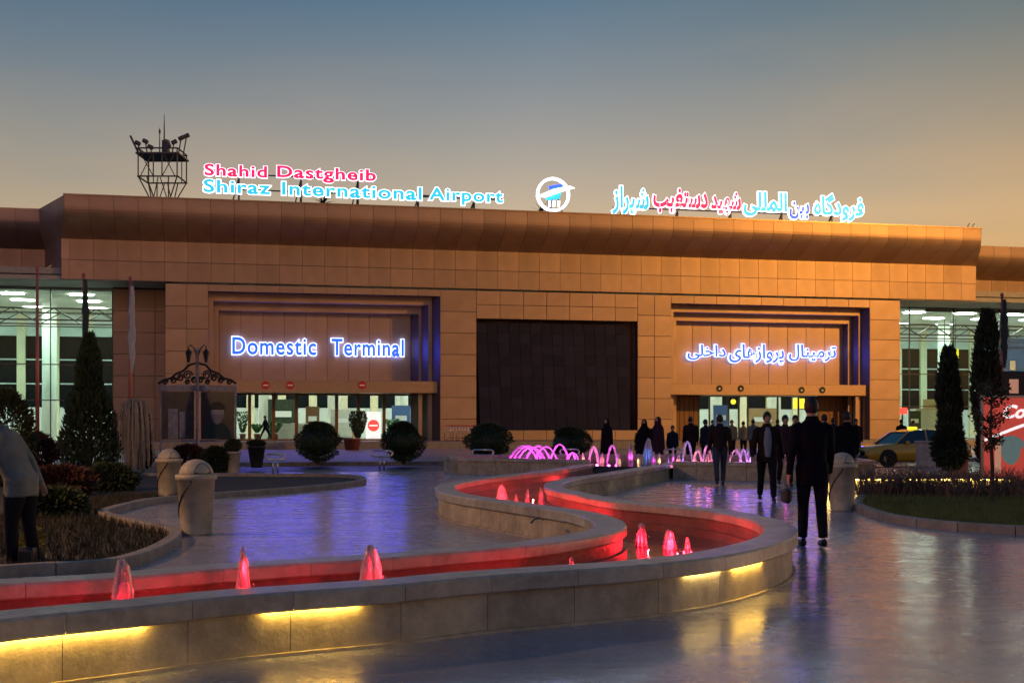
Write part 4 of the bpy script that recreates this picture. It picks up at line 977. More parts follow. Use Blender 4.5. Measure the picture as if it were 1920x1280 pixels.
# slender young tree in the lawn, dark bush with an arching habit
def young_tree(p, h, crown_z, w, label):
    t = thing('young_tree', label, 'tree', p); random.seed(61)
    MB().tube([(0,0,0), (.02,.01,h*.35), (-.02,0,h*.7), (.01,0,h)], [.045, .036, .028, .012], 8).build('trunk', 'bark', t)
    br = MB(); lf = MB()
    for k in range(26):
        z = crown_z + (h-crown_z)*random.random(); a = random.random()*6.28; L = w*.5*(.4+.6*random.random())
        q = Vector((math.cos(a)*L, math.sin(a)*L, z+L*.7)); br.tube([(0,0,z), q*.5 + Vector((0,0,z*.5)), q], [.014, .009, .004], 5)
        for _ in range(42): lf.leaf(Vector((0,0,z)).lerp(q, .25+.8*random.random()) + Vector([random.uniform(-.07,.07) for _ in range(3)]), [random.uniform(-1,1) for _ in range(3)], .06, .035)
    br.build('branches', 'bark', t); lf.build('crown', 'shrub_leaf', t)
young_tree(D(1859, 23), 2.0, .95, .75, 'slender young tree with thin trunk on the right lawn')
cone_tree('shrub', 'dark arching bush below the shorter cypress', D(1781, 33.5), ZD(800, 33.5), .78, 3000, 'cypress', .35, 'ball', .13, 'shrub', None, 33)
random.seed(77)
def twig_hedge(x0, x1, d0, d1, h, n, label):
    t = thing('bare_hedge', label, 'hedge', D((x0+x1)/2, (d0+d1)/2)); mb = MB(); c = D((x0+x1)/2, (d0+d1)/2)
    for _ in range(n):
        s = random.random(); d = d0+(d1-d0)*random.random(); p = D(x0+(x1-x0)*s, d) - c
        L = h*(.5+.6*random.random()); q = p + Vector((random.uniform(-.28,.28), random.uniform(-.2,.2), L)); md = (p+q)/2 + Vector((random.uniform(-.06,.06), 0, .04))
        mb.tube([p, md, q], [.009, .007, .003], 4)
        for _ in range(2):
            b0 = p.lerp(q, .3+.5*random.random()); mb.tube([b0, b0 + Vector((random.uniform(-.22,.22), random.uniform(-.15,.15), random.uniform(.05,.25)))], [.005, .002], 3)
    mb.build('twigs', 'twig', t)
twig_hedge(1612, 1760, 24.5, 26, .62, 420, 'bare twig hedge beside the right hand bin')
twig_hedge(1765, 1935, 24.0, 26, .60, 420, 'bare twig hedge under the red advertising panel')
gw = thing('garden_edging', 'low pale edging wall lit yellow behind the bare hedge', 'wall', D(1720, 27.2))
for i in range(9):
    MB().box(-2.1+i*.46, -1.66+i*.46, -.06, .06, .03, .30, bev=.015).build('edging_stone', 'bin_stone', gw)
MB().box(-2.1, 2.0, -.16, -.10, .30, .325).build('led_strip', 'led_dim', gw); MB().box(-2.1, 2.0, -.17, .07, .326, .35).build('edging_cap', 'bin_stone', gw)
# palms behind the roof parapet
def palm(px, py, v, label, sd, wpx):
    random.seed(sd); u, z = FA(px, py, v); t = thing('palm_tree', label, 'palm', W(u, v, 0)); mb = MB()
    for k in range(30):
        a = k/30*6.28+random.random()*.2; el = random.uniform(.1, 1.3); L = wpx*.04*(.7+.4*random.random()); pr = Vector((0,0,z)); dr = Vector((math.cos(a)*math.cos(el), math.sin(a)*math.cos(el), math.sin(el)))
        for s in range(7):
            nx = pr + dr*L/7; dr = (dr + Vector((0,0,-.13))).normalized(); sd_ = dr.cross(Vector((0,0,1))).normalized()*.13*(1-s/8)
            mb.quad(pr - sd_, pr + sd_, nx + sd_*.8, nx - sd_*.8); pr = nx
    mb.build('fronds', 'palm_leaf', t); MB().tube([(0,0,0), (0,0,z)], [.3, .22], 8).build('trunk', 'bark', t)
palm(606, 384, 42, 'palm top showing over the roof below the cyan roof letters', 5, 34)
palm(1015, 400, 42, 'palm top showing over the roof left below the emblem', 6, 34)
palm(1370, 416, 42, 'palm tip just showing over the roof below the red Persian words', 8, 14)
# ================================================================== street furniture
def bin_(px, base_y, wpx, label, rz=0):
    p = P(px, base_y, 0); r = wpx*p.y/FP/2; t = thing('litter_bin', label, 'bin', p, rz, 'stone litter bins'); h = .80
    MB().lathe([(.01,0),(r*.80,0),(r*.82,.03),(r*.98,h-.07),(r*1.09,h-.065),(r*1.11,h),(r*.98,h+.004),(.01,h+.004)], seg=32).build('barrel', 'bin_stone', t, True)
    rr = r*.90
    MB().lathe([(rr*math.cos(t), h + rr*.92*math.sin(t)) for t in [i*math.pi/22 for i in range(11)]] + [(.005, h + rr*.92)], seg=24).build('domed_hood', 'bin_stone', t, True)
    op = MB(); N = 14
    for ring_ in (0, 1):
        for i in range(N+1):
            az = -.62 + 1.24*i/N; el_ = .08 + .78*math.sin(math.pi*i/N)**.6*ring_; k_ = rr*1.012; op.v.append((k_*math.cos(el_)*math.cos(az), k_*math.cos(el_)*math.sin(az), h + k_*.92*math.sin(el_)))
    op.f = [(i, i+1, N+2+i, N+1+i) for i in range(N)]; op.m = [0]*N; op.build('opening', 'black', t)  # black patch laid on the closed hood, standing for the mouth's shaded inside
    vine = [(r*(1.0-.16*(1-s))*1.01*math.cos(-2.9+2.2*s), r*(1.0-.16*(1-s))*1.01*math.sin(-2.9+2.2*s), .04+s*(h-.12)) for s in [i/16 for i in range(17)]]
    MB().tube(vine, .009, 5).build('rope_band', 'black', t)
bin_(317, 936, 46, 'stone litter bin with domed hood, farther of the two on the left', R(-40))
bin_(368, 1002, 70, 'stone litter bin with domed hood, nearest on the left bed corner', R(-50))
bin_(1579, 957, 52, 'stone litter bin with domed hood behind the near man in the suit', R(-60))
def flagpole(px, d, top_y, flag, label, m='flagpole_red', fl=(0, 1)):
    h = ZD(top_y, d); t = thing('flagpole', label, 'flagpole', D(px, d)); MB().tube([(0,0,0), (0,0,h)], [.075, .04], 10).ball((0,0,h), .07, 8, 6).build('pole', m, t, True)
    if flag:
        mb = MB(); random.seed(int(px)); z0, z1 = h*fl[0], h*fl[1]-.15; pts = []; rad = []
        for k in range(14):
            s = k/13; pts.append((.07+.012*math.sin(k*1.3), -.03, z1+(z0-z1)*s)); rad.append((.03+.10*math.sin(math.pi*min(1, s*.9+.05))*(.6+.7*random.random()), .05))
        mb.tube(pts, rad, 9).build('furled_flag', flag, t, True)
flagpole(70, 41, 503, None, 'bare reddish flagpole at the far left before the lit windows')
flagpole(157, 42, 515, 'flag_dark', 'flagpole with dark furled flag rising behind the big cypress', 'flagpole_red', (.55, 1))
flagpole(244, 43, 521, 'flag_white', 'flagpole with pale furled flag before the orange pier', 'flagpole_red', (.5, .98))
flagpole(1879, 44, 553, 'flag_dark', 'flagpole with dark furled flag at the right edge', 'flagpole_red', (.58, 1))
# double lantern post
lpst = thing('lamp_post', 'slim ornate lamp post with two unlit lanterns before the notice board', 'lamp post', D(370, 41)); h = ZD(652, 41)
MB().lathe([(.14,0),(.14,.1),(.09,.16),(.065,.5),(.055,1.2),(.05,h-.1),(.07,h-.08),(.02,h)], seg=12).build('post', 'poster_mid', lpst, True)
for s in (-1, 1):
    a = MB(); a.tube([(0,0,h-.35), (s*.10,0,h-.02), (s*.22,0,h+.10), (s*.29,0,h+.02), (s*.28,0,h-.06)], .018, 6).build('arm', 'black', lpst, True)
    ln = MB().lathe([(.02,-.42),(.05,-.36),(.10,-.10),(.115,-.09),(.05,-.01),(.02,.03)], (s*.28, 0, h-.06), 8).build('lantern', 'black', lpst)
# notice board with two panels and an iron crest
nb = thing('notice_board', 'dark notice board with two portrait panels under a scrolled iron crest', 'notice board', D(370, 46)); k_ = 46/FP
X = lambda px: (px-370)*k_
Z = lambda py: ZD(py, 46)
MB().box(X(298), X(444), -.06, .06, Z(733), Z(722), bev=.01).box(X(300), X(303), -.05, .05, 0, Z(722)).box(X(440), X(443), -.05, .05, 0, Z(722)).box(X(300), X(443), -.04, .04, Z(828), Z(824)).build('frame', 'poster_mid', nb)
for x0, x1, lb in ((304, 364, 'left portrait panel with pale sheets'), (377, 439, 'right portrait panel with a dim figure')):
    pn = MB().box(X(x0), X(x1), -.03, .03, Z(823), Z(734), bev=.006).build('poster_panel', 'poster_dark', nb); pn['label'] = lb
    c = (x0+x1)/2
    if x0 == 304:
        MB().box(X(316), X(334), -.036, -.031, Z(822), Z(766)).box(X(337), X(348), -.038, -.031, Z(820), Z(772)).build('pale_sheet', 'poster_mid', pn)
    else:
        hd = MB(); hd.v = [(X(c)+.24*math.cos(a*math.pi/12), -.0385, Z(772)+.28*math.sin(a*math.pi/12)*(1 if a < 12 else 1.35)) for a in range(24)]; hd.f = [tuple(range(24))]; hd.m = [0]; hd.build('portrait_head', 'poster_pale', pn)
        hr = MB(); hr.v = [(X(c)+.30*math.cos(a*math.pi/12), -.040, Z(768)+.30*math.sin(a*math.pi/12)) for a in range(13)]; hr.f = [tuple(range(13))]; hr.m = [0]; hr.build('portrait_headwear', 'black', pn)
        br_ = MB(); br_.v = [(X(c)+.22*math.cos(a*math.pi/12), -.040, Z(776)-.36*math.sin(a*math.pi/12)) for a in range(13)][::-1]; br_.f = [tuple(range(13))]; br_.m = [0]; br_.build('portrait_beard', 'poster_mid', pn)
        sh = MB(); sh.v = [(X(c)+.5*math.cos(a*math.pi/12), -.034, Z(822)+.62*math.sin(a*math.pi/12)) for a in range(13)]; sh.f = [tuple(range(13))]; sh.m = [0]; sh.build('portrait_shoulders', 'flag_dark', pn)
cr = MB()
for s in (-1, 1):
    cr.tube([(s*1.40,0,Z(719)), (s*1.2,0,Z(712)), (s*.95,0,Z(709)), (s*.75,0,Z(700)), (s*.5,0,Z(695)), (s*.3,0,Z(684)), (s*.06,0,Z(681))], .045, 6)
    for cx, cz, rr in ((1.15, 716, .10), (.85, 713, .12), (.60, 708, .14), (.34, 703, .17), (.36, 716, .09), (.12, 712, .12)):
        cr.tube([(s*cx + rr*(1-t/22)*math.cos(t*.6), 0, Z(cz) + rr*(1-t/22)*math.sin(t*.6)) for t in range(18)], .032, 5)
cr.build('iron_crest', 'black', nb, True)
def plant_pot(px, base_y, wpx, top_y, m, label, foliage, fol_top, fw, sd, shape='ball'):
    p = P(px, base_y, 0); k = p.y/FP; r = wpx*k/2; h = ZD(top_y, p.y); t = thing('plant_pot', label, 'plant pot', p)
    MB().lathe([(.01,0),(r*.62,0),(r*.66,.04),(r*.95,h-.06),(r*1.05,h-.055),(r*1.05,h),(r*.92,h),(r*.9,h-.04),(.01,h-.04)], seg=20).build('pot', m, t, True)
    random.seed(sd); mb = MB(); ft = ZD(fol_top, p.y)
    for _ in range(900):
        s = random.random(); a = random.random()*6.28
        rr = fw*k/2*(math.sqrt(max(0, 1-(2*s-1)**2)) if shape == 'ball' else (.25+.75*s))*math.sqrt(random.random())
        mb.leaf((rr*math.cos(a), rr*math.sin(a), h-.05+s*(ft-h)), (math.cos(a)*.6, math.sin(a)*.6, 1+random.uniform(-.8,.5)), .09, .04)
    mb.build('plant', foliage, t); return t
plant_pot(437, 887, 30, 846, 'bin_stone', 'pale stone flower pot with a leafy plant beside the notice board', 'shrub_leaf', 822, 30, 41)
plant_pot(481, 876, 34, 836, 'pot_dark', 'dark flower pot with a low plant before the left doors', 'shrub_leaf', 824, 34, 42)
tp = thing('plant_pot', 'red brown tub with a vase shaped dark plant before the left doorway', 'plant pot', W(U(660, -9), -9, 0)); k_ = .034
MB().lathe([(.01,0),(.42,0),(.50,.62),(.55,.63),(.55,.70),(.01,.70)], seg=16).build('pot', 'pot_red', tp, True)
random.seed(43); mb = MB()
for _ in range(1700):
    s = random.random(); a = random.random()*6.28; rr = (.12+.42*math.sin(min(1, s*1.05)*2.2)**1.0)*math.sqrt(random.random())
    mb.leaf((.35+rr*math.cos(a), rr*math.sin(a), .7+s*1.55), (math.cos(a)*.3, math.sin(a)*.3, 1), .16, .06)
mb.build('plant', 'cypress', tp)
# steel hoops
def hoop(px, base_y, wpx, label):
    p = P(px, base_y, 0); k = p.y/FP; w = wpx*k; t = thing('steel_hoop', label, 'barrier', p, 0, 'steel hoops along the plaza edge'); z0, z1 = ZD(base_y-26, p.y), ZD(base_y-36, p.y); c = (z1-z0)/2
    pts = [(-w/2+c, 0, z1), (w/2-c, 0, z1), (w/2-c*.3, 0, z1-c*.3), (w/2, 0, z1-c), (w/2-c*.3, 0, z0+c*.3), (w/2-c, 0, z0), (-w/2+c, 0, z0), (-w/2+c*.3, 0, z0+c*.3), (-w/2, 0, z1-c), (-w/2+c*.3, 0, z1-c*.3), (-w/2+c, 0, z1)]
    MB().tube(pts, .032, 8).build('loop', 'steel', t, True)
    for s in (-1, 1): MB().tube([(s*.07, 0, 0), (s*.07, 0, z0)], .03, 8).build('post', 'steel', t, True)
hoop(716, 881, 40, 'steel hoop barrier before the round bush at the left doors')
hoop(516, 887, 36, 'steel hoop barrier at the tip of the left bed')
hoop(905, 879, 40, 'steel hoop barrier standing behind the left end of the basin')
hoop(1068, 878, 36, 'steel hoop barrier behind the magenta arcs')
hoop(1262, 878, 34, 'steel hoop barrier behind the thin magenta jet')
# luggage trolleys nested in a row
tr = None
def trolley(parent_loc, label):
    t = thing('luggage_trolley', label, 'trolley', parent_loc, TH, 'nested luggage trolleys beside the wall')
    f = MB(); f.tube([(-.28,0,1.0), (-.28,.05,.25), (-.28,.85,.2)], .022, 6).tube([(.28,0,1.0), (.28,.05,.25), (.28,.85,.2)], .022, 6).tube([(-.28,0,1.0), (.28,0,1.0)], .025, 6).tube([(-.28,.5,.22), (.28,.5,.22)], .02, 6).tube([(-.28,.04,.6), (.28,.04,.6)], .018, 6)
    f.build('frame', 'steel', t, True)
    for x, y in ((-.26,.1),(.26,.1),(0,.8)): MB().lathe([(.01,-.02),(.07,-.02),(.07,.02),(.01,.02)], seg=10).build('wheel', 'tyre', t).matrix_local = Matrix.Translation((x,y,.08)) @ Matrix.Rotation(R(90), 4, 'Y')
    MB().tube([(-.3,-.01,1.02), (.3,-.01,1.02)], .03, 6).build('handle', 'sign_red', t)
for i, nm in enumerate(('first', 'second', 'third', 'fourth', 'fifth')):
    trolley(W(U(842+i*11, -4.5), -4.5, ZP), f'{nm} luggage trolley from the left in the row beside the screen wall')
# low planter pillars on the right
for px, d, y0, lb in ((1736, 45, 826, 'square stone pillar behind the taxi and before the shorter cypress'), (1790, 34.2, 842, 'pale stone stump under the arching bush')):
    t = thing('stone_pillar', lb, 'pillar', D(px, d)); h = ZD(y0, d); MB().box(-.27, .27, -.27, .27, 0, h-.08, bev=.02).build('shaft', 'bin_stone', t); MB().box(-.32, .32, -.32, .32, h-.079, h, bev=.02).build('cap', 'bin_stone', t)
# red advertising panel and kiosk at the right edge
ad = thing('advertising_panel', 'tall red lit drink advertisement at the right edge of the plaza', 'sign', D(1838, 33), R(-6)); K = 33/FP
zt, zb = ZD(745, 33), ZD(905, 33)
MB().box(0, .07, -.06, .06, 0, zt+.05).box(2.9, 2.97, -.06, .06, 0, zt+.05).box(.07, 2.9, -.05, .05, zt, zt+.05).box(.07, 2.9, -.05, .05, zb+.02, zb+.08).build('frame', 'steel', ad)
pn = MB().box(.075, 2.895, -.03, .03, zb+.085, zt-.005).build('red_panel', 'red_ad', ad)
def flat_text(body, x, z, size, slant, m, root, y, nm):
    me = text_mesh(body, .03, .01)
    for v in me.vertices: a, b, c = v.co; v.co = (x + a*size*1.0 + slant*b*size, y - c, z + b*size)
    me.materials.clear(); me.materials.append(MAT[m]); link(nm, me, root)
flat_text('Coca-Cola', .50, zt-.52, .46, .35, 'ad_white', pn, -.05, 'lettering')
sw = MB(); N = 24
for i in range(N):
    f = lambda s: (.1+2.75*s, zt-.95+.32*math.sin(s*3.6-.6)); a, b = f(i/N), f((i+1)/N)
    sw.quad((a[0],-.036,a[1]), (b[0],-.036,b[1]), (b[0],-.036,b[1]+.08), (a[0],-.036,a[1]+.08))
sw.build('white_wave', 'ad_white', pn)
gl_ = MB(); gl_.v = [(.75+.30*math.cos(a*.42)*(1.3 if math.sin(a*.42) > 0 else .8), -.034, zb+.85+.38*math.sin(a*.42)) for a in range(15)]; gl_.f = [tuple(range(15))]; gl_.m = [0]; gl_.build('drink_picture', 'ad_glass_green', pn)
for x, w_, z0, z1 in ((.35, .16, .25, 1.05), (1.45, .22, .2, 1.2), (2.1, .2, .2, 1.1)): MB().box(x, x+w_, -.035, -.031, zb+z0, zb+z1).build('bottle_picture', 'ad_tan', pn)
kio = thing('kiosk', 'dark roofed kiosk at the right edge behind the red panel', 'kiosk', D(1945, 38), R(-4)); k3 = 38/FP
zz = lambda y: ZD(y, 38)
MB().box(-1.35, 2.6, -.6, 1.6, zz(745), zz(697), bev=.03).build('canopy', 'pot_dark', kio); MB().box(-1.2, -1.1, -.4, -.3, 0, zz(745)).box(2.4, 2.5, -.4, -.3, 0, zz(745)).box(-1.2, 2.5, 1.3, 1.5, 0, zz(745)).build('body', 'wood', kio)
for x in (-1.0, -.55, -.1): MB().prism([(x, -.62), (x+.26, -.62), (x+.26, -.605), (x, -.605)], zz(738), zz(712)).build('menu_picture', 'ad_tan', kio)
tag(MB().box(-.35, .35, -.16, .16, 0, .36, bev=.05).build('tote_bag', 'black', None, False, (D(52, 12.75)).to_tuple()), 'black bag standing by the feet of the stooping person', 'bag').scale = (.22, .5, .66)
# roof edge floodlights and the mast behind the roof
fl = thing('roof_floodlight', 'pair of small floodlights on the right end of the roof edge', 'floodlight', W(U(1820, -1.3), -1.3, ZT+.09), TH)
for s in (-.28, .12): MB().tube([(s,0,0), (s,-.1,.35), (s,-.3,.45)], .03, 6).box(s-.13, s+.13, -.5, -.2, -.35, .1, bev=.02).build('lamp_head', 'dark_metal', fl)
mt = thing('lattice_mast', 'steel lattice mast with platform and antennas behind the roof', 'mast', D(305, 120)); k5 = 120/FP
MX = lambda px: (px-305)*k5
MZ = lambda py: ZD(py, 120)
lat = MB(); za, zb_, zc = MZ(372), MZ(337), MZ(294)
for sx in (-1, 1):
    for sy in (-1, 1):
        lat.tube([(sx*.75, sy*.75, 0), (sx*.75, sy*.75, za-.6), (sx*MX(341), sy*1.7, zb_), (sx*MX(341), sy*1.7, zc+.4)], .065, 6)
        lat.tube([(sx*.1, sy*1.2, zb_), (sx*.75, sy*.75, za-.6)], .05, 5); lat.tube([(sx*MX(341)*.55, sy*1.7, zb_), (sx*.75, sy*.75, za-.6)], .06, 5)
    lat.tube([(sx*.4, -1.7, zb_), (sx*.4, -1.7, zc)], .06, 5); lat.tube([(sx*.4, -1.7, zb_), (sx*1.6, -1.7, zc)], .045, 5); lat.tube([(sx*1.6, -1.7, zb_), (sx*.5, -1.7, zc)], .045, 5); lat.tube([(sx*1.35, 1.7, zb_), (sx*1.35, 1.7, zc)], .05, 5)
for z in (zb_, zc, zc+.45):
    for a, b in (((-1.85,-1.7),(1.85,-1.7)), ((-1.85,1.7),(1.85,1.7)), ((-1.85,-1.7),(-1.85,1.7)), ((1.85,-1.7),(1.85,1.7))): lat.tube([a+(z,), b+(z,)], .075, 6)
z_ = za-1
while z_ > 1:
    for sx in (-1, 1): lat.tube([(sx*.75,-.75,z_), (-sx*.75,-.75,z_-1.5)], .05, 4)
    z_ -= 1.5
lat.build('lattice', 'mast_steel', mt)
MB().box(-2.0, 2.0, -1.9, 1.9, zc-.1, zc+.05).build('platform', 'mast_steel', mt)
for x, y, z, L in ((-2.0, -1.2, MZ(274), -.9), (-1.2, -1.5, MZ(272), .5), (-.7, -1.6, MZ(283), .6), (.9, -1.5, MZ(280), .8), (1.4, -1.2, MZ(272), .7), (1.9, -.6, MZ(262), .9), (2.3, -.2, MZ(256), .6)):
    f = MB(); f.box(-.27, .27, -.16, .16, -.15, .18, bev=.04); o_ = f.build('floodlight', 'mast_steel', mt); o_.location = (x, y, z); o_.rotation_euler = (R(-20), R(-25 if x > 0 else 25), 0)
    MB().tube([(x, y, z), (x*.85, y, zc)], .06, 5).build('bracket', 'mast_steel', mt)
MB().tube([(-1.8,-1.6,zc), (-2.55,-1.6,MZ(262))], .10, 6).build('arm', 'mast_steel', mt)
MB().lathe([(.38,zc),(.38,MZ(264)),(.2,MZ(262))], (.3, 0, 0), 10).build('equipment_drum', 'mast_steel', mt)
MB().tube([(.15,0,zc), (.15,0,MZ(240)), (.15,0,MZ(213))], [.09, .06, .02], 6).tube([(-.28,0,zc), (-.28,0,MZ(240))], [.06, .04], 6).lathe([(.1,MZ(250)),(.1,MZ(244))], (-.28,0,0), 8).build('antenna', 'mast_steel', mt)
# sodium floodlight masts that light the facade (they stand beside the frame)
def flood_mast(loc, h, target, power, col, label, angle=75, radius=.6):
    t = thing('floodlight_mast', label, 'mast', loc); MB().tube([(0,0,0), (0,0,h)], [.28, .12], 12).build('pole', 'dark_metal', t, True)
    hd = MB().box(-.9, .9, -.25, .25, h, h+.35, bev=.05).build('lamp_head', 'dark_metal', t)
    l = bpy.data.lights.new('flood_light', 'SPOT'); l.energy = power; l.color = col; l.spot_size = R(angle); l.spot_blend = .6; l.shadow_soft_size = radius
    o = link('flood_light', l, t, (0, 0, h-.2)); d = Vector(target) - Vector(loc) - Vector((0,0,h-.2)); o.rotation_euler = d.to_track_quat('-Z', 'Y').to_euler()
flood_mast((50, 58, 0), 25, W(20, 0, 8), 27000, (1, .46, .07), 'tall sodium floodlight mast beyond the right edge of the plaza', 95)
flood_mast((-34, 40, 0), 24, W(-14, 0, 8), 1700, (1, .42, .32), 'tall pinkish floodlight mast beyond the left edge of the plaza', 95)
def plaza_lamp(loc, h, power, label):
    t = thing('lamp_post', label, 'lamp post', loc); MB().lathe([(.12,0),(.12,.2),(.06,.3),(.045,h)], seg=12).build('post', 'dark_metal', t, True)
    MB().lathe([(.02,h),(.16,h+.05),(.2,h+.12),(.02,h+.2)], seg=14).build('cap', 'dark_metal', t, True); MB().ball((0,0,h+.0), (.15,.15,.06), 12, 6).build('lantern', 'street_lantern', t, True)
    light('lamp_light', (0, 0, h-.2), power, (1, .50, .17), .12, t)
plaza_lamp((-14, 15.5, 0), 7, 1200, 'lit sodium lamp post beyond the left edge of the plaza')
# ================================================================== taxi
def car(loc, rz, label):
    t = thing('taxi_car', label, 'car', loc, rz)
    # stations along x: (x, half width, z_bottom, z_belt, half width at belt)
    st = [(-2.22,.62,.42,.62,.60),(-2.12,.78,.28,.70,.74),(-1.75,.84,.22,.80,.80),(-1.0,.86,.20,.90,.82),(0,.87,.20,.93,.83),(1.0,.86,.20,.95,.82),(1.7,.84,.24,.95,.79),(2.1,.78,.30,.92,.73),(2.22,.66,.42,.80,.62)]
    b = MB(); n = 10
    for x, hw, z0, z1, hb in st:
        zm = z0+(z1-z0)*.55
        b.v += [(x,-hw*.86,z0),(x,-hw,z0+.10),(x,-hw,zm),(x,-hb,z1-.03),(x,-hb*.93,z1),(x,hb*.93,z1),(x,hb,z1-.03),(x,hw,zm),(x,hw,z0+.10),(x,hw*.86,z0)]
    for k in range(len(st)-1):
        for j in range(n):
            q = (j+1) % n; b.f.append((k*n+j, k*n+q, (k+1)*n+q, (k+1)*n+j))
    b.f.append(tuple(range(n))); b.f.append(tuple((len(st)-1)*n+j for j in range(n))[::-1]); b.m = [0]*len(b.f)
    body = b.build('body', 'taxi_yellow', t, True)
    cs = [(-1.05,.72,.88),(-.42,.60,1.36),(-.1,.585,1.42),(.6,.585,1.43),(1.05,.60,1.36),(1.75,.70,.94)]
    gh = MB(); 
    for x, hw, z in cs: gh.v += [(x,-hw,z),(x,hw,z)]
    low = [(-1.05,.76,.86),(1.75,.74,.90)]
    # glasshouse sides
    side = [(-1.02,.885),(-.42,1.33),(-.1,1.40),(.6,1.41),(1.05,1.34),(1.72,.93)]
    gm = MB()
    for s in (-1, 1):
        gm.v += [(x, s*(.80-(z-.9)*.40), z) for x, z in side] ; i = len(gm.v)-6; gm.f.append(tuple(range(i, i+6)) if s < 0 else tuple(range(i, i+6))[::-1]); gm.m.append(0)
    for k in range(5): gm.f.append((k, k+6, k+7, k+1)); gm.m.append(0)
    gm.build('windows', 'car_glass', t)
    rf = MB()
    rf.quad(*[(x, s*(.80-(z-.9)*.40)*1.01, z+.012) for x, z, s in ((-.45,1.335,-1),(1.08,1.345,-1),(1.08,1.345,1),(-.45,1.335,1))]); 
    rf.v = []; rf.f = []; rf.m = []
    for x, z in ((-.46,1.325),(-.1,1.412),(.6,1.422),(1.1,1.335)):
        for y in (-1, -.5, .5, 1): rf.v.append((x, y*(.80-(z-.9)*.40)*1.015, z + (.02 if abs(y) < 1 else 0)))
    for k in range(3):
        for j in range(3): rf.f.append((k*4+j, k*4+j+1, (k+1)*4+j+1, (k+1)*4+j)); rf.m.append(0)
    rf.build('roof', 'taxi_yellow', t, True)
    for s in (-1, 1):
        for (x0,z0,x1,z1) in ((-1.06,.89,-.44,1.34),(1.75,.935,1.07,1.35),(.28,.93,.30,1.415)):
            MB().tube([(x0, s*(.805-(z0-.9)*.40), z0), (x1, s*(.805-(z1-.9)*.40), z1)], .028, 6).build('pillar', 'taxi_yellow', t)
        for x in (-1.38, 1.32):
            wv = MB().lathe([(.10,-.09),(.29,-.10),(.315,-.06),(.315,.06),(.29,.10),(.10,.09)], seg=22).build('wheel', 'tyre', t, True); wv.matrix_local = Matrix.Translation((x, s*.76, .315)) @ Matrix.Rotation(R(90), 4, 'X')
            MB().lathe([(.01,-.105),(.20,-.105),(.21,-.09),(.21,.09),(.20,.105),(.01,.105)], seg=14).build('rim', 'rim', wv)
            MB().lathe([(.34,-.02),(.36,-.02),(.36,.02),(.34,.02)], seg=20).build('wheel_arch', 'tyre', t).matrix_local = Matrix.Translation((x, s*.845, .33)) @ Matrix.Rotation(R(90), 4, 'X')
        MB().ball((-2.05, s*.60, .63), (.12,.16,.08), 10, 6).build('headlight', 'lamp_glass', t, True)
        MB().ball((2.16, s*.60, .76), (.06,.15,.09), 10, 6).build('tail_light', 'tail_red', t, True)
        MB().box(-.66, -.5, s*.86-.05, s*.86+.05, .90, 1.0, bev=.02).build('mirror', 'taxi_yellow', t)
        for x in (.05, 1.0): MB().box(x, x+.16, s*.862-.015, s*.862+.015, .74, .77, bev=.004).build('door_handle', 'black', t)
    MB().box(-2.26, -2.10, -.70, .70, .34, .44, bev=.03).box(2.12, 2.26, -.70, .70, .36, .46, bev=.03).build('bumper', 'black', t)
    MB().box(-.05, .25, -.16, .16, 1.432, 1.54, bev=.04).build('roof_sign', 'yellow_box', t)
    MB().box(-2.252, -2.24, -.25, .25, .46, .56).build('number_plate', 'white', t)
car(D(1706, 49.5, -.12), TH, 'yellow taxi car parked on the road right of the entrance')
# ================================================================== people
mat('skin', (.40, .24, .17), .6, 0, .08); mat('hair', (.010, .009, .009), .6, 0, .2); mat('suit', (.004, .005, .011), .8, 0, .2, spec=.08); mat('trouser', (.012, .012, .018), .8, 0, .2, spec=.08)
mat('jacket', (.020, .014, .016), .75, 0, .2, spec=.08); mat('shirt', (.17, .21, .29), .8, 0, .1); mat('jeans', (.025, .035, .07), .85, 0, .2); mat('shoe', (.010, .009, .009), .35)
mat('grey_coat', (.13, .145, .14), .85, 0, .25); mat('chador', (.010, .010, .012), .8, 0, .2, spec=.08); mat('khaki', (.22, .18, .10), .8, 0, .2); mat('plum', (.035, .018, .028), .8, 0, .2, spec=.08); mat('navy', (.015, .022, .045), .8, spec=.08); mat('brown_leather', (.10, .05, .03), .5)
def rot(v, ax, deg): return Matrix.Rotation(R(deg), 3, ax) @ v
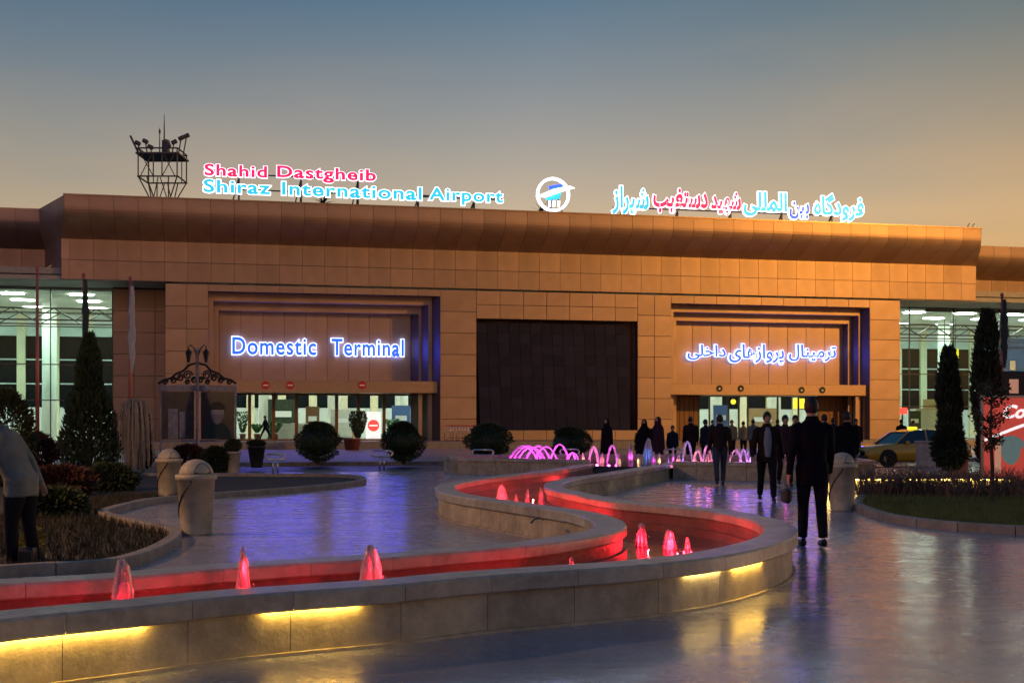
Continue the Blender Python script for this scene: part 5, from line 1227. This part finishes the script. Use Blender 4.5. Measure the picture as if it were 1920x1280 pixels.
def person(label, loc, rz, h=1.75, lean=0, arms=((0,10,6),(0,10,6)), legs=((0,0),(0,0)), top='jacket', bottom='trouser', inner=None, hem=.82, build=1., vox=.014, head_yaw=0, female=False, chador=False, hood=None, fingers=True, group='people at the terminal', shoe='shoe', hands=True):
    S = h/1.75; regs = ['skin', top, bottom, shoe, inner or top, 'hair']; mb = MB(); V = Vector
    hipz = .91; bw_ = build
    def L(sx, lg):                                   # leg: (hip pitch fwd deg, knee bend deg)
        hp = V((sx*.095, 0, hipz)); th = rot(V((0,0,-.43)), 'X', lg[0]); kn = hp + th; sh = rot(V((0,0,-.41)), 'X', lg[0]-lg[1]); an = kn + sh; return hp, kn, an, lg[0]-lg[1]
    G = [L(-1, legs[0]), L(1, legs[1])]; drop = min(g[2].z for g in G) - .075
    off = V((0,0,-drop))
    for sx, g in zip((-1, 1), G):
        hp, kn, an, fa = (g[0]+off, g[1]+off, g[2]+off, g[3])
        mb.tube([hp+V((-sx*.02,0,.06)), hp, hp.lerp(kn,.45), kn, kn.lerp(an,.35), an+(kn-an)*.08], [(.10*bw_,.115*bw_),(.098*bw_,.11*bw_),(.083*bw_,.09*bw_),(.066,.070),(.064,.068),(.056,.060)], 12, 2, ref=(1,0,0))
        f = V((0,.5,0)); f.rotate(Matrix.Rotation(R(max(-25, min(30, fa*.6))), 3, 'X'))
        mb.ball(an+V((0,.045,-.038))+f*.03, (.046,.125,.042), 12, 8, 3); mb.ball(an+V((0,-.03,-.03)), (.042,.06,.05), 10, 6, 3)
    pel = V((0,0,hipz)) + off
    tl = lambda x, y, z: pel + (rot(V((x, y, z-hipz)), 'X', -lean) if z > hipz else V((x, y, z-hipz)))
    if not chador:
        rings = [(hem, .178, .128), (.90, .172, .125), (1.00, .162, .118), (1.10, .160, .115), (1.22, .176, .122), (1.33, .188, .120), (1.395, .172, .105), (1.445, .128, .085), (1.485, .078, .072), (1.525, .066, .066)]
        if female: rings = [(hem, .19, .14), (.90, .18, .135), (1.00, .155, .118), (1.10, .145, .11), (1.22, .155, .12), (1.33, .168, .115), (1.41, .165, .098), (1.455, .12, .08), (1.49, .07, .065)]
        mb.tube([tl(0, -.01 if z > 1.2 else 0, z) for z, a, b in rings], [(a*bw_, b*bw_) for z, a, b in rings], 20, 1, ref=(1,0,0))
        if inner: mb.tube([tl(0, .026, z) for z in (hem+.1, 1.0, 1.2, 1.36, 1.45)], [(.08,.120*bw_),(.085,.120*bw_),(.10,.122*bw_),(.085,.110*bw_),(.045,.075)], 14, 4, ref=(1,0,0))
        for sx, ar in zip((-1, 1), arms):              # arm: (pitch fwd, elbow bend, abduction)
            sh = tl(sx*.178*bw_, -.01, 1.375); ua = rot(rot(V((0,0,-.29)), 'X', ar[0]), 'Y', -sx*ar[2]); ua.rotate(Matrix.Rotation(R(-lean*.3), 3, 'X')); el = sh + ua
            fa = rot(rot(V((0,0,-.25)), 'X', ar[0]+ar[1]), 'Y', -sx*ar[2]*.5); wr = el + fa; dn = fa.normalized()
            mb.tube([sh+V((-sx*.07,0,.035)), sh, sh.lerp(el,.5), el, el.lerp(wr,.5), wr], [.066*bw_,.070*bw_,.058*bw_,.050,.045,.038], 12, 1)
            if hands:
                mb.tube([wr-dn*.02, wr+dn*.03, wr+dn*.085], [(.022,.028),(.020,.040),(.016,.038)], 10, 0, ref=(1,0,0))
                if fingers:
                    fw = V((0,1,0)); fw = (fw - dn*fw.dot(dn)).normalized()
                    for q, (o_, ln_) in enumerate(((-.030,.062),(-.010,.074),(.010,.078),(.030,.068))):
                        b0 = wr+dn*.08+fw*o_; cur = V((-sx,0,0)); mb.tube([b0-dn*.02, b0+dn*ln_*.5+cur*.006, b0+dn*ln_*.85+cur*.024], [.0095,.009,.0075], 6, 0)
                    b0 = wr+dn*.025+fw*.032; mb.tube([b0, b0+fw*.026+dn*.028, b0+fw*.03+dn*.058+V((-sx*.008,0,0))], [.011,.010,.008], 6, 0)
        nk = [tl(0,-.005,1.45), tl(0,.005,1.52), tl(0,.012,1.58)]; mb.tube(nk, [.058,.054,.055], 12, 0)
    else:
        rings = [(.03,.30,.27),(.25,.28,.25),(.6,.25,.21),(.95,.235,.19),(1.2,.225,.165),(1.36,.215,.145),(1.43,.17,.125),(1.50,.115,.115),(1.60,.112,.125),(1.70,.092,.108),(1.755,.045,.055)]
        mb.tube([tl(0, .0 if z < 1.45 else .005, z) for z, a, b in rings], [(a, b) for z, a, b in rings], 22, 1, ref=(1,0,0))
    hc = tl(0, .022, 1.645); M = Matrix.Rotation(R(head_yaw), 3, 'Z')
    hp_ = lambda x, y, z: hc + M @ V((x, y, z))
    if not chador:
        mb.ball(hc, (.077, .094, .106), 16, 12, 0); mb.ball(hp_(0,.03,-.055), (.054,.058,.055), 12, 8, 0)
        mb.ball(hp_(0,.100,-.012), (.012,.018,.022), 8, 6, 0)
        for s in (-1, 1): mb.ball(hp_(s*.076,-.005,-.005), (.010,.020,.030), 8, 6, 0)
        mb.ball(hp_(0,.088,-.058), (.022,.010,.007), 8, 4, 0)
    else: mb.ball(hp_(0,.075,-.01), (.058,.045,.085), 12, 10, 0)
    for i in range(len(mb.v)): mb.v[i] = tuple(c*S for c in mb.v[i])
    src = mb.mesh('src', regs); so = bpy.data.objects.new('src', src); COL.objects.link(so)
    rm = so.modifiers.new('r', 'REMESH'); rm.mode = 'VOXEL'; rm.voxel_size = vox; sm = so.modifiers.new('s', 'SMOOTH'); sm.iterations = 2; sm.factor = .5
    me = bpy.data.meshes.new_from_object(so.evaluated_get(bpy.context.evaluated_depsgraph_get())); bvh = BVHTree.FromPolygons(mb.v, mb.f)
    bpy.data.objects.remove(so)
    me.materials.clear()
    for r_ in regs: me.materials.append(MAT[r_])
    for p in me.polygons:
        hit = bvh.find_nearest(p.center); p.material_index = mb.m[hit[2]] if hit[2] is not None else 1
        if p.material_index == 2 and p.center.z > (hem + .03)*S: p.material_index = 1
        p.use_smooth = True
    o = link('person', me, None, loc, rz); tag(o, label, 'person', group)
    if not chador:
        hb = MB(); N = 14; K = 8; cen = hc*S; low = -.25 if not female else -.9
        for k in range(K+1):
            th = math.pi*.5*(k/K)*1.52
            for j in range(N):
                a = 2*math.pi*j/N; fr = max(0, math.sin(a)); tt = th*(1-.42*fr**1.5)
                q = M @ V((.083*math.sin(tt)*math.cos(a), .101*math.sin(tt)*math.sin(a)-.008, .110*math.cos(tt)+.004)); hb.v.append(tuple(cen + q*S*(1+.03*random.random())))
        for k in range(K):
            for j in range(N): q = (j+1) % N; hb.f.append((k*N+j, (k+1)*N+j, (k+1)*N+q, k*N+q)); hb.m.append(0)
        hb.build('hair', hood or 'hair', o, True)
        ey = MB()
        for s in (-1, 1): ey.ball((hp_(s*.030,.083,.012))*S, (.012*S,.010*S,.007*S), 8, 5); ey.ball((hp_(s*.031,.086,.034))*S, (.018*S,.008*S,.005*S), 8, 4)
        ey.build('eyes_and_brows', 'hair', o, True)
    return o
walk = ((22, 8), (-16, 14)); walk2 = ((-14, 16), (20, 6)); stand = ((2, 0), (-2, 0))
# facing: rz 0 looks away from the camera (+Y), 180 towards it
person('man in dark suit walking away, nearest on the right of the fountain', P(1523, 1024, 0), R(3), 1.79, 2, ((-10,14,13),(8,16,8)), ((6,2),(-5,8)), 'suit', 'trouser', None, .72, 1.08, .010)
nb_ = P(1523, 1024, 0)
tag(MB().box(-.045, .045, -.12, .12, -.17, 0, bev=.03).tube([(0,-.07,-.01), (0,-.05,.05), (0,.05,.05), (0,.07,-.01)], .008, 6).build('handbag', 'black', None, False, (nb_.x-.335, nb_.y-.10, .70)), 'small black bag held by the near man in the suit', 'bag')
person('man in open dark jacket over blue shirt walking towards the camera', P(1438, 940, 0), R(176), 1.76, 2, ((-12,18,16),(10,20,16)), walk, 'jacket', 'trouser', 'shirt', .80, 1.08, .012)
person('man in black jacket and jeans walking away beside the basin corner', P(1350, 909, 0), R(-4), 1.76, 2, ((14,20,10),(-14,16,10)), walk2, 'jacket', 'jeans', None, .88, 1.08, .014)
person('man in dark coat standing behind the right hand bin', D(1588, 27.5), R(0), 1.75, 0, ((0,10,6),(0,10,6)), stand, 'suit', 'trouser', None, .80, 1.05, .016)
person('man with pale face coming towards the camera between two walking men', D(1472, 31), R(178), 1.75, 0, ((4,12,6),(-4,12,6)), walk, 'plum', 'trouser', None, .85, 1, .016)
person('dark haired person behind the shoulder of the near man, left side', D(1491, 35), R(170), 1.74, 0, ((0,12,6),(0,12,6)), stand, 'navy', 'trouser', None, .85, 1, .018)
person('dark haired person behind the shoulder of the near man, right side', D(1546, 35), R(10), 1.76, 0, ((0,12,6),(0,12,6)), stand, 'jacket', 'trouser', None, .85, 1, .018)
person('woman wrapped in a long black veil behind the basin', D(1138, 45.5), R(150), 1.70, chador=True, top='chador', vox=.02)
person('veiled woman, left of two together before the orange pillar', D(1208, 44.8), R(165), 1.68, chador=True, top='chador', vox=.02)
person('veiled woman, taller right one of two before the orange pillar', D(1234, 44.5), R(140), 1.76, chador=True, top='plum', vox=.02)
person('child in dark clothes beside the two veiled women', D(1261, 46), R(170), 1.46, 0, ((4,12,8),(-4,12,8)), stand, 'navy', 'trouser', None, .85, 1, .02)
person('broad man in dark coat before the wooden door side', D(1295, 46), R(15), 1.77, 0, ((0,10,9),(0,10,9)), stand, 'jacket', 'trouser', None, .75, 1.2, .02)
person('person in dark coat left of the walking man in jeans', D(1323, 46), R(30), 1.68, 0, ((0,10,6),(0,10,6)), stand, 'navy', 'trouser', None, .75, 1.05, .02)
for px, d, h, tp_, lb in ((1372, 58, 1.72, 'khaki', 'person in khaki jacket waiting before the right doors'), (1394, 60, 1.66, 'khaki', 'shorter person in khaki near the right doors'), (1412, 56, 1.74, 'grey_coat', 'person in grey coat near the right doors behind the open jacket man'), (1336, 60, 1.72, 'jacket', 'far dark person under the first round black sign'), (1458, 58, 1.74, 'plum', 'far person in plum coat under the right doors'), (1562, 52, 1.76, 'navy', 'far person in navy at the right side of the doors'), (1605, 50, 1.72, 'jacket', 'far dark person left of the taxi'), (1690, 60, 1.75, 'suit', 'dark person standing behind the taxi'), (1712, 61, 1.70, 'plum', 'second dark person standing behind the taxi')):
    person(lb, D(px, d), R(random.choice((0, 170, 200, 20))), h, 0, ((5,14,7),(-5,14,7)), stand, tp_, 'trouser', None, .82, 1.05, .025, fingers=False)
o_ = person('man in dark suit walking past inside the left glass doors', W(U(498, 6.2), 6.2, ZP+.022), R(80), 1.78, 3, ((26,14,5),(-24,10,5)), ((30,8),(-26,14)), 'suit', 'trouser', None, .80, 1.05, .025, fingers=False)
person('stooping person in grey coat cut off by the left edge', D(40, 12.9), R(84), 1.72, 26, ((18,10,3),(-30,6,6)), ((8,10),(-4,6)), 'grey_coat', 'trouser', None, .76, 1.22, .012)
